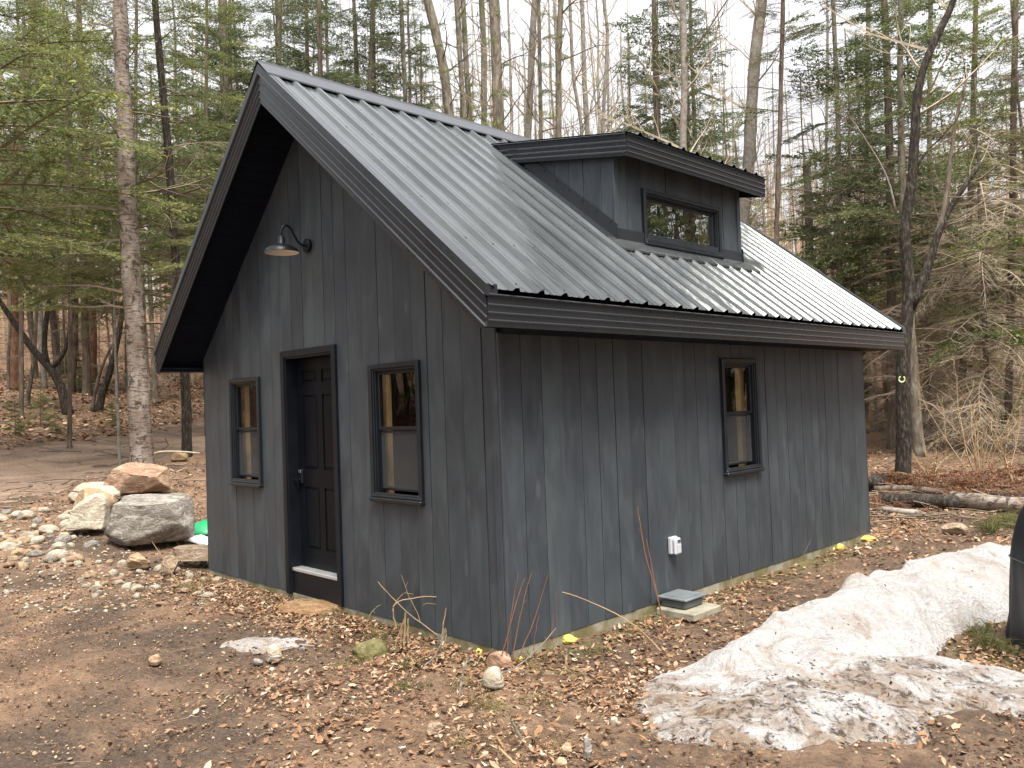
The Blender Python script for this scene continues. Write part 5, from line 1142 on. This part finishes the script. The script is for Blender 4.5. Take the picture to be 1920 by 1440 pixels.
def scatter(mb, P, sz, seed, tilt=.35, lift=.01, bias=None):
    rng = np.random.default_rng(seed); kk = rng.choice(3, len(P), p=[.46, .12, .42])
    for k in range(3):
        i = np.nonzero(kk == k)[0]
        if not len(i): continue
        V, F_ = LT[k]; F_ = np.array(F_); n = len(i); a = rng.uniform(0, 6.283, n); tx = rng.normal(0, tilt, n); ty = rng.normal(0, tilt, n); s_ = sz[i]
        V = V[None]*s_[:, None, None]*np.stack([rng.uniform(.6, 1.1, n), np.ones(n), rng.uniform(-.8, 1.6, n)], 1)[:, None, :]
        ca, sa, cx_, sx_, cy2, sy2 = np.cos(a), np.sin(a), np.cos(tx), np.sin(tx), np.cos(ty), np.sin(ty)
        x, y, z = V[..., 0], V[..., 1], V[..., 2]; y, z = y*cx_[:, None]-z*sx_[:, None], y*sx_[:, None]+z*cx_[:, None]; x, z = x*cy2[:, None]+z*sy2[:, None], -x*sy2[:, None]+z*cy2[:, None]
        x, y = x*ca[:, None]-y*sa[:, None], x*sa[:, None]+y*ca[:, None]; W_ = np.stack([x, y, z], -1)+P[i][:, None]; W_[..., 2] += lift+s_[:, None]*.18
        o = np.arange(n)[:, None, None]*V.shape[1]; rv = np.clip(rng.beta(1.5, 1.9, n)+(bias[i] if bias is not None else 0), 0, 1)
        mb.add(W_.reshape(-1, 3), (F_[None]+o).reshape(-1, 3), 0, np.repeat(rv, len(F_)))
def ground_pts(n, x0, x1, y0, y1, seed, fn=None, near=None):
    rng = np.random.default_rng(seed); x = rng.uniform(x0, x1, n); y = rng.uniform(y0, y1, n); k = rng.random(n) < (fn or litter_amt)(x, y)
    k &= ~((x > -W-.02) & (x < .03) & (y > -.02) & (y < L+.02)); x, y = x[k], y[k]; return np.stack([x, y, gz(x, y)], 1)
mb = MB()
P = ground_pts(88000, -5.5, 3.4, -3.4, 3.2, 1); scatter(mb, P, np.random.default_rng(1).uniform(.012, .046, len(P))*np.random.default_rng(4).choice([1, 1, 1.5], len(P)), 11)
P = ground_pts(9000, -1.5, 3.4, 3.0, 10, 2); scatter(mb, P, np.random.default_rng(2).uniform(.03, .08, len(P)), 12)
P = ground_pts(1600, 0.05, 1.4, -.2, 7, 22, lambda x, y: .8+0*x); scatter(mb, P, np.random.default_rng(22).uniform(.02, .065, len(P)), 42, bias=np.full(len(P), -.12))
P = ground_pts(6000, -6, 4, 6, 18, 3); scatter(mb, P, np.random.default_rng(3).uniform(.05, .12, len(P)), 13)
P = ground_pts(14000, -12, -4.8, -3, 5, 4); scatter(mb, P, np.random.default_rng(5).uniform(.03, .07, len(P)), 14)
P = ground_pts(30000, -42, -14, -14, 14, 5); scatter(mb, P, np.random.default_rng(6).uniform(.08, .20, len(P)), 15, .3)
P = ground_pts(2500, -5.0, .3, -.5, -.02, 6, lambda x, y: 1+0*x); scatter(mb, P, np.random.default_rng(7).uniform(.02, .055, len(P)), 16)
P = ground_pts(26000, -5, 3.4, -3.4, 1, 7, lambda x, y: .16+.25*(fbm(x*1.5, y*1.5, 3, 6) > .05)); scatter(mb, P, np.random.default_rng(9).uniform(.008, .03, len(P)), 17)
P = ground_pts(9000, 1.2, 3.4, -1.6, 1.4, 71, lambda x, y: .9*sm(-.12, .30, fbm(x*2.4, y*2.4, 4, 72))*sm(1.1, 1.9, x)); scatter(mb, P, np.random.default_rng(73).uniform(.012, .045, len(P)), 74, .5, .015, np.full(len(P), -.30))
P = ground_pts(5000, -4.2, .5, -3.4, -.9, 75, lambda x, y: .55*sm(.02, .35, fbm(x*1.8, y*1.8, 4, 76))); scatter(mb, P, np.random.default_rng(77).uniform(.010, .035, len(P)), 78, .5, .01, np.full(len(P), -.30))
# leaves and dirt crumbs lying on the snow
rng = np.random.default_rng(91); x = rng.uniform(.8, 3.2, 5200); y = rng.uniform(-.4, 4.6, 5200)
ii = np.clip(((x-.45)/.028).astype(int), 0, n0-1); jj = np.clip(((y+.9)/.028).astype(int), 0, n1-1); hs2 = hh[ii, jj]
dn = .06+.95*sm(1.3, .3, y-.45*(x-1.4))*sm(1.0, 1.7, x); k = (hs2 > -.02) & (rng.random(len(x)) < dn*.8); P = np.stack([x[k], y[k], gz(x[k], y[k])+hs2[k]-.006], 1)
scatter(mb, P, rng.uniform(.008, .04, len(P)), 19, .4, .0, np.full(len(P), -.38))
tag(mb.build('leaf_litter', M['leaf']), 'brown dead leaves carpeting the ground around the shed', 'leaf litter', None, 'stuff')
# grass tufts and moss wisps
mb = MB(); rng = np.random.default_rng(14)
def tuft(x, y, n, hgt, spread, tone):
    z = float(gz(x, y)); A = np.array([[x, y, z]]*n)+rng.normal(0, spread, (n, 3))*np.array([1, 1, 0]); a = rng.uniform(0, 6.283, n); b = np.stack([np.cos(a), np.sin(a), rng.uniform(.3, 1.6, n)], 1)*hgt*rng.uniform(.4, 1, (n, 1))
    mid = A+b*.55+np.array([0, 0, .15*hgt]); B = A+b*np.array([1.3, 1.3, .7]); rv = np.clip(rng.normal(tone, .25, n), 0, 1)
    prism_arr(mb, A, mid, np.full(n, .0022), np.full(n, .0016), 3, 0, np.repeat(rv, 3)); prism_arr(mb, mid, B, np.full(n, .0016), np.full(n, .0006), 3, 0, np.repeat(rv, 3))
for u, v, n, hg, tn in ((930, 1332, 70, .07, .8), (905, 1318, 50, .06, .6), (765, 1290, 50, .05, .3), (780, 1250, 60, .06, .2), (1000, 1245, 50, .07, .6), (1080, 1270, 50, .06, .5), (1010, 1320, 50, .06, .8), (880, 1400, 40, .05, .9), (1025, 1405, 40, .06, .7), (680, 1240, 60, .05, .5), (750, 1180, 80, .09, .95), (700, 1200, 60, .07, .9), (1860, 1215, 160, .10, .35), (1830, 1195, 120, .10, .3), (1890, 1225, 120, .10, .35), (1840, 1160, 80, .08, .5), (1120, 1225, 40, .07, .8), (860, 1290, 60, .08, .8), (640, 1150, 60, .08, .9), (600, 1165, 40, .06, .9), (1880, 990, 260, .22, .25), (1850, 1000, 200, .2, .3), (1905, 985, 200, .22, .2), (350, 1110, 60, .08, .9), (380, 1095, 60, .08, .95)):
    p = gp(u, v, 30)
    for q in range(4): tuft(p[0]+rng.normal(0, .06), p[1]+rng.normal(0, .06), n//4+1, hg, .035, tn)
tag(mb.build('grass', M['grass']), 'thin tufts of old grass among the leaves', 'grass', None, 'stuff')
# fallen twigs, too many to count
segs = []; rng = np.random.default_rng(15)
for i in range(520):
    x = rng.uniform(-4.5, 3.3); y = rng.uniform(-3.3, 3.5) if x > .1 else rng.uniform(-3.3, -.1)
    if rng.random() > .25+.75*float(litter_amt(x, y)): continue
    z = float(gz(x, y))+.008; a = rng.uniform(0, 6.28); l_ = rng.uniform(.04, .22); p = np.array([x, y, z]); d = np.array([math.cos(a), math.sin(a), 0]); r = rng.uniform(.0012, .004)
    for k in range(3): d = unit(d+rng.normal(0, .22, 3)*np.array([1, 1, .3])); q = p+d*l_/3; segs.append((p, q, r, r*.8)); p = q
for i in range(260):
    u = rng.uniform(-10, 370) if i < 170 else rng.uniform(1640, 1915); v = rng.uniform(740, 960) if i < 170 else rng.uniform(905, 985)
    p = gp(u, v); p[2] += .03; a = rng.uniform(0, 6.28); l_ = rng.uniform(.2, 1.0); d = np.array([math.cos(a), math.sin(a), .05]); r = rng.uniform(.004, .014)
    for k in range(3): d = unit(d+rng.normal(0, .2, 3)*np.array([1, 1, .4])); q = p+d*l_/3; segs.append((p, q, r, r*.8)); p = q
mb = MB(); prisms(mb, segs, 4); tag(mb.build('fallen_twigs', M['twig']), 'thin fallen twigs lying over the ground', 'twigs', None, 'stuff')

# ---- brush stems in front of the walls
def stems(name, base_px, lines, mat, label, cat='shrub', depth=None, group=None):
    b = gp(*base_px); d0 = ddist(b) if depth is None else depth
    mb = MB(); rng = np.random.default_rng(int(base_px[0]))
    for pts, w0, w1 in lines:
        g0 = gp(*pts[0]); out = not (g0[0] < .03 and g0[1] > -.03); dd = ddist(g0) if depth is None and out and abs(ddist(g0)-d0) < .5 else d0
        P = np.array([at_depth(u, v, dd) for u, v in pts]); n = len(P); t = np.linspace(0, 1, n); tt = np.linspace(0, 1, max(8, n*3)); Q = np.stack([np.interp(tt, t, P[:, k]) for k in range(3)], 1)
        for _ in range(2): Q[1:-1] = (Q[:-2]+2*Q[1:-1]+Q[2:])/4
        Q += rng.normal(0, .0015, Q.shape); Q[0, 2] -= .02
        mb.tube(Q, np.linspace(w0, w1, len(Q))*1.35, 6)
        for k in range(3, len(Q)-1, 3):                       # buds and tiny side twigs
            if rng.random() < .5: e_ = unit(Q[k+1]-Q[k])+rng.normal(0, .5, 3); mb.tube([Q[k], Q[k]+unit(e_)*rng.uniform(.012, .05)], [w1*.8, w1*.5], 3)
    o = mb.build(name, M[mat], None, tuple(b)); return tag(o, label, cat, group)
stems('sapling_clump', (955, 1250), [([(930, 1257), (942, 1227), (960, 1160), (970, 1120), (985, 1083)], .0035, .0014), ([(960, 1240), (973, 1167), (985, 1110), (997, 1073)], .0032, .0012), ([(968, 1240), (1000, 1170), (1013, 1127), (1027, 1077)], .0034, .0012), ([(950, 1255), (951, 1200), (962, 1130), (972, 1075)], .003, .001),
      ([(960, 1313), (962, 1290), (968, 1253)], .0035, .003), ([(1000, 1215), (1005, 1180), (1012, 1150)], .002, .001), ([(1043, 1200), (1044, 1150), (1042, 1110)], .0016, .001), ([(1025, 1215), (1036, 1180), (1038, 1150)], .002, .001)], 'twigr', 'clump of thin red-brown stems at the near corner of the shed')
stems('fallen_branch', (900, 1280), [([(873, 1282), (900, 1276), (927, 1267), (973, 1250), (1010, 1215), (1043, 1178)], .005, .0025)], 'pale', 'curved pale branch leaning across the near corner of the shed', 'branch')
stems('sapling_clump', (800, 1200), [([(827, 1197), (800, 1175), (773, 1157), (737, 1123), (708, 1090)], .0045, .002), ([(743, 1173), (737, 1150), (737, 1135), (750, 1126), (780, 1120), (827, 1118), (880, 1137), (905, 1158), (927, 1173), (932, 1190)], .0042, .0016),
      ([(787, 1160), (778, 1140), (767, 1120), (752, 1078)], .0028, .0012), ([(735, 1140), (748, 1120), (760, 1110), (775, 1115)], .002, .001), ([(793, 1130), (820, 1133), (842, 1143)], .0016, .001), ([(692, 1155), (700, 1143), (713, 1133)], .0018, .001)], 'twigt', 'tangle of bent tan stems arching in front of the gable wall')
stems('cut_shrub', (765, 1210), [([(740, 1212), (748, 1190), (757, 1163)], .004, .003), ([(757, 1214), (759, 1185), (760, 1148)], .006, .0045), ([(766, 1212), (765, 1190), (765, 1160)], .005, .004), ([(752, 1212), (752, 1190), (758, 1160)], .004, .003), ([(829, 1200), (831, 1170), (837, 1140)], .0045, .003), ([(835, 1205), (836, 1192), (837, 1180)], .004, .003), ([(876, 1217), (877, 1200), (876, 1177)], .003, .002), ([(886, 1222), (888, 1177), (880, 1147), (885, 1133)], .0026, .0014)], 'twigt', 'row of short cut-off tan stems below the right gable window')
stems('bent_stick', (800, 1248), [([(793, 1250), (810, 1238), (823, 1217), (832, 1195), (835, 1177)], .005, .0035)], 'pale', 'curved whitish stick beside the cut-off stems', 'stick')
stems('cut_sapling', (865, 1300), [([(860, 1312), (865, 1280), (870, 1253), (878, 1233)], .0055, .0045)], 'pale', 'single pale cut stem left of the two stones', 'stick')
stems('sapling_clump', (680, 1150), [([(690, 1152), (675, 1135), (660, 1113), (648, 1093), (640, 1082)], .002, .001), ([(699, 1150), (698, 1130), (701, 1105)], .0016, .001)], 'twigt', 'single fine curved stem just right of the door')
stems('sapling_clump', (1248, 1192), [([(1252, 1195), (1240, 1153), (1230, 1107), (1207, 1033), (1197, 960), (1195, 950)], .0045, .0015), ([(1250, 1190), (1243, 1160), (1227, 1093), (1212, 1010)], .004, .0018)], 'twigr', 'tall pair of thin reddish stems in front of the long side wall')
stems('fallen_branch', (1240, 1215), [([(1243, 1222), (1205, 1185), (1173, 1160), (1107, 1127), (1053, 1110)], .0045, .002)], 'twigt', 'long thin tan branch leaning left along the side wall', 'branch')
stems('sapling_clump', (1388, 1187), [([(1388, 1187), (1383, 1133), (1370, 1080)], .003, .0012), ([(1392, 1187), (1398, 1160), (1396, 1130)], .002, .001)], 'twigt', 'small forked stem between the concrete pad and the snow')
stems('sapling_clump', (1480, 1085), [([(1480, 1087), (1492, 1065), (1515, 1025), (1520, 1010)], .003, .0012)], 'twig', 'slanting twig growing by the middle of the side wall')
stems('sapling_clump', (1262, 1250), [([(1060, 1262), (1061, 1245), (1062, 1228)], .007, .006)], 'twigt', 'stubby cut stump stem standing in leaves below the side wall')
stems('dry_weed', (337, 1095), [([(337, 1097), (322, 1075), (305, 1045), (285, 1015)], .005, .002), ([(332, 1096), (318, 1070), (312, 1055)], .003, .0015)], 'twigt', 'dry tan stalk leaning in front of the big grey boulder', 'stalk')
stems('fallen_stick', (950, 1420), [([(978, 1442), (958, 1425), (940, 1408), (934, 1400)], .006, .005)], 'twigt', 'bare tan stick lying at the bottom of the picture', 'stick')
stems('fallen_stick', (970, 1370), [([(980, 1392), (968, 1370), (960, 1355), (958, 1345)], .008, .006)], 'barkg', 'dark crooked stick in the leaves above the tan one', 'stick')
stems('fallen_stick', (1700, 1330), [([(1676, 1315), (1695, 1320), (1712, 1335), (1728, 1345)], .007, .004), ([(1695, 1320), (1708, 1318), (1722, 1308)], .003, .002)], 'barkd', 'dark forked stick lying on the muddy end of the snow', 'stick')
stems('fallen_stick', (830, 1215), [([(560, 985), (590, 1000), (620, 990)], .001, .001)], 'twigt', 'x') if False else None
stems('crossed_sticks', (340, 885), [([(310, 896), (330, 886), (352, 876)], .014, .009), ([(318, 878), (330, 886), (342, 893)], .010, .008), ([(290, 848), (330, 846), (375, 850)], .016, .012)], 'twigg', 'crossed bare sticks on the ground between birch and shed', 'sticks')
# thorny shrub right
rng = np.random.default_rng(8)
for bp, lb, nn, hh_ in (((1838, 908), 'spreading bare shrub with tan stems behind the logs', 15, 2.2), ((1745, 900), 'small bare shrub right of the forked tree', 8, 1.2), ((1900, 905), 'bare shrub at the right edge behind the logs', 9, 1.5)):
    p = gp(*bp); segs = []
    for i in range(nn): a = rng.uniform(0, 6.28); grow(rng, p-[0, 0, .05], (math.cos(a)*.5, math.sin(a)*.5, 1), hh_*rng.uniform(.5, 1), .011, 2, segs, .04, .10, 2.0, .45, .55, 7, .3, .003)
    mb = MB(); prisms(mb, segs, 4); tag(mb.build('bare_shrub', M['twigt'], None, tuple(p)), lb, 'shrub')
# logs
def log(pts, w, mat, label, lift=.6, seed=0):
    P = [gp(*q) for q in pts]; d = ddist(P[0]); r = np.array(w)*1.3*d/FPX/2; P = [p+np.array([0, 0, rr_*lift]) for p, rr_ in zip(P, r)]
    c = np.mean(P, 0); o, _, _ = trunk_mesh(P, r, M[mat], 'log', None, tuple(c), 12, 1.0, .10, seed); return tag(o, label, 'log')
log([(1655, 948), (1710, 950), (1765, 952), (1800, 955)], (19, 19, 20, 19), 'barkd', 'dark bark-covered log lying nearest the far corner of the shed', .9, 1)
log([(1790, 950), (1840, 956), (1880, 960), (1925, 964)], (24, 24, 23, 23), 'birch', 'pale log stretching to the right edge behind the snow bank', .9, 2)
log([(1640, 925), (1690, 924), (1740, 926), (1775, 930)], (10, 10, 9, 7), 'bark', 'thin brown pole lying behind the dark log', 1.2, 3)
log([(1636, 922), (1648, 915), (1662, 905)], (20, 22, 18), 'barkd', 'short black stump piece against the far corner of the shed', 1.0, 4)
log([(1655, 962), (1700, 968), (1725, 966)], (10, 11, 8), 'pale', 'broken pale limb in front of the dark log', .9, 5)
log([(1830, 938), (1880, 936), (1925, 940)], (12, 12, 11), 'barkd', 'dark pole behind the pale log', .9, 6)
log([(40, 858), (70, 850)], (1, 1), 'bark', 'x') if False else None
for (u, v, w_, l_, lb) in ((1830, 920, 3.2, 1, 'rust-brown pile of dead fir boughs behind the logs'), (1668, 950, .9, .6, 'reddish tangle of dead twigs on the dark log')):
    p = gp(u, v); mw = MB(); mf = MB()
    for i in range(60 if w_ > 2 else 16):
        q = p+np.array([rng.normal(0, w_*.33), rng.normal(0, w_*.25), rng.uniform(.0, .28*l_)]); q[2] = float(gz(q[0], q[1]))+rng.uniform(.0, .30*l_); put_bough(mw, mf, 'coarse', int(rng.integers(6)), q, rng.uniform(0, 6.28), rng.normal(-.1, .15), rng.uniform(.5, 1.1)*l_, rng)
    e_ = empty('brush_pile', tuple(p), lb, 'brush pile'); mf.build('dead_needles', m_needles('dead needles', [(0, (.09, .04, .02)), (.5, (.20, .09, .045)), (1, (.30, .16, .08))], .15), e_, tuple(p)); mw.build('twigs', M['twig'], e_, tuple(p))

# ---- yellow foam blobs along the foundation
def blob(u, v, wpx, hpx, label, seed, stretch=1.0):
    p = gp(u, v, 20); d = ddist(p); mb = MB(); rng_ = np.random.default_rng(seed); V, F_ = ICO[3]
    V = V*(1+.5*fbm(V[:, 0]*2+seed, V[:, 1]*2+V[:, 2]*2.2, 4, seed))[:, None]; V = V*np.array([wpx*stretch, wpx*.7, hpx])*d/FPX/2; a = math.atan2(AX[0][1], AX[0][0])
    V = V @ np.array([[math.cos(a), math.sin(a), 0], [-math.sin(a), math.cos(a), 0], [0, 0, 1]]); mb.add(V, F_); o = mb.build('yellow_foam', M['foam'], smooth=True); o.location = (p[0], p[1], p[2]+hpx*.4*d/FPX); tag(o, label, 'foam lump')
blob(1066, 1206, 32, 17, 'largest yellow foam lump on the leaves right of the near corner', 1); blob(899, 1228, 13, 13, 'small yellow foam lump left of the near corner', 2); blob(974, 1240, 12, 10, 'yellow foam lump directly under the near corner', 3)
blob(1576, 1032, 15, 14, 'taller yellow foam lump toward the far end of the side wall', 4); blob(1561, 1033, 11, 8, 'small round yellow foam lump beside the taller one', 5); blob(1625, 1014, 40, 10, 'long yellow foam strip at the far corner of the side wall', 6); blob(352, 1010, 9, 7, 'tiny yellow foam bit by the green lid', 7); blob(439, 1087, 10, 9, 'small yellow foam bit left of the door', 8)

# ---- concrete pad with a dark plastic box
p = on_axis(1268, 1140, 0, .16); py = p[1]
mb = MB(); mb.bbox((.05, py-.13, -.075), (.42, py+.27, -.015), .008); tag(mb.build('concrete_pad', M['conc']), 'square concrete paver on the ground against the side wall', 'paver')
bx_ = empty('plastic_box', (.19, py+.06, -.015), 'low dark grey plastic box with a flat lid on the paver', 'box'); o3 = (.19, py+.06, -.015)
mb = MB(); mb.bbox((.055, py-.065, -.014), (.295, py+.195, .055), .012); mb.build('box_body', M['boxg'], bx_, o3)
mb = MB(); mb.bbox((.035, py-.085, .055), (.315, py+.215, .075), .006); mb.bbox((.07, py-.05, .075), (.28, py+.18, .080), .003); mb.build('lid', m_plain('grey lid', (.15, .17, .18), .4), bx_, o3)

# ---- green lid and white sheet behind the boulders
p = gp(368, 1002); p = np.array([-W-.50, .95, 0]); d_ = at_depth(372, 994, 11.9)
mb = MB(); lathe(mb, (0, 0, 0), [(.001, .14), (.10, .13), (.22, .09), (.30, .04), (.34, .0), (.35, -.02), (.345, -.05)], 40); lathe(mb, (0, 0, 0), [(.350, -.018), (.362, -.02), (.362, -.032), (.350, -.034)], 40)
o = mb.build('green_lid', M['green'], smooth=True); q = gp(372, 1004, 25); o.location = (q[0]-.15, q[1]+.25, float(gz(q[0], q[1]))+.05); tag(o, 'domed bright green plastic lid on the ground behind the big boulder', 'lid')
q = gp(372, 1026, 25); mb = MB(); mb.bbox((-.28, -.10, -.02), (.25, .12, .03), .01); o = mb.build('white_board', M['white']); o.location = (q[0], q[1]+.1, q[2]+.05); o.rotation_euler = (0, R(8), R(10)); tag(o, 'white plastic piece lying behind the layered slab', 'plastic piece')

# ---- covered grill at the right edge
e1 = np.array([.6, -.8]); e2 = np.array([.8, .6]); c0 = np.array([2.325, 2.66]); gl_, gw_ = 1.25, .62; cc = c0+e1*gl_/2+e2*gw_/2
gr = empty('covered_grill', (cc[0], cc[1], float(gz(*cc))), 'grill under a black fabric cover standing on the grass at the right edge', 'covered grill')
n = 140; th = np.arange(n)*2*np.pi/n; rows = []; g0 = float(gz(*c0))
for k, (z, sx, sy) in enumerate([(-.02, 1.03, 1.05), (.04, 1.02, 1.04), (.2, 1.0, 1.0), (.4, .985, .98), (.6, .97, .96), (.72, .96, .94), (.80, .90, .90), (.90, .80, .86), (.98, .74, .78), (1.04, .70, .62), (1.065, .62, .40), (1.07, .30, .2), (1.07, .01, .01)]):
    ex = .28; cx_ = np.sign(np.cos(th))*np.abs(np.cos(th))**ex; sy_ = np.sign(np.sin(th))*np.abs(np.sin(th))**ex
    fold = 1+(.035*np.sin(th*9+1.3*np.sin(th*3))+.02*np.sin(th*23+z*6))*sm(.75, .0, z)+.012*np.sin(th*5+z*22)
    x = cx_*gl_/2*sx*fold; y = sy_*gw_/2*sy*fold; rows.append(np.stack([cc[0]+x*e1[0]+y*e2[0], cc[1]+x*e1[1]+y*e2[1], g0+z+.012*np.sin(th*7+k)*sm(.5, 0, z)], 1))
V = np.concatenate(rows); K = len(rows); i = np.arange(K-1)[:, None]*n; j = np.arange(n)[None]; j2 = (j+1) % n
mb = MB(); mb.add(V, np.stack([i+j, i+j2, i+n+j2, i+n+j], -1).reshape(-1, 4)[:, ::-1]); mb.build('fabric_cover', M['cover'], gr, tuple(gr.location), True)
mb = MB(); loop = [rows[4][k]*1.0+np.array([*( (rows[4][k][:2]-cc)*.008), 0]) for k in range(n)]; loop.append(loop[0]); mb.tube(loop, .006, 5); mb.build('strap', M['boxg'], gr, tuple(gr.location), True)
for sx_, sy_ in ((-1, -1), (1, -1), (1, 1), (-1, 1)):
    q = cc+e1*sx_*gl_*.42+e2*sy_*gw_*.40; mb = MB(); mb.tube([(q[0], q[1], g0-.02), (q[0], q[1], g0+.3)], .02, 8, cap=True); mb.build('leg', M['black'], gr, tuple(gr.location))
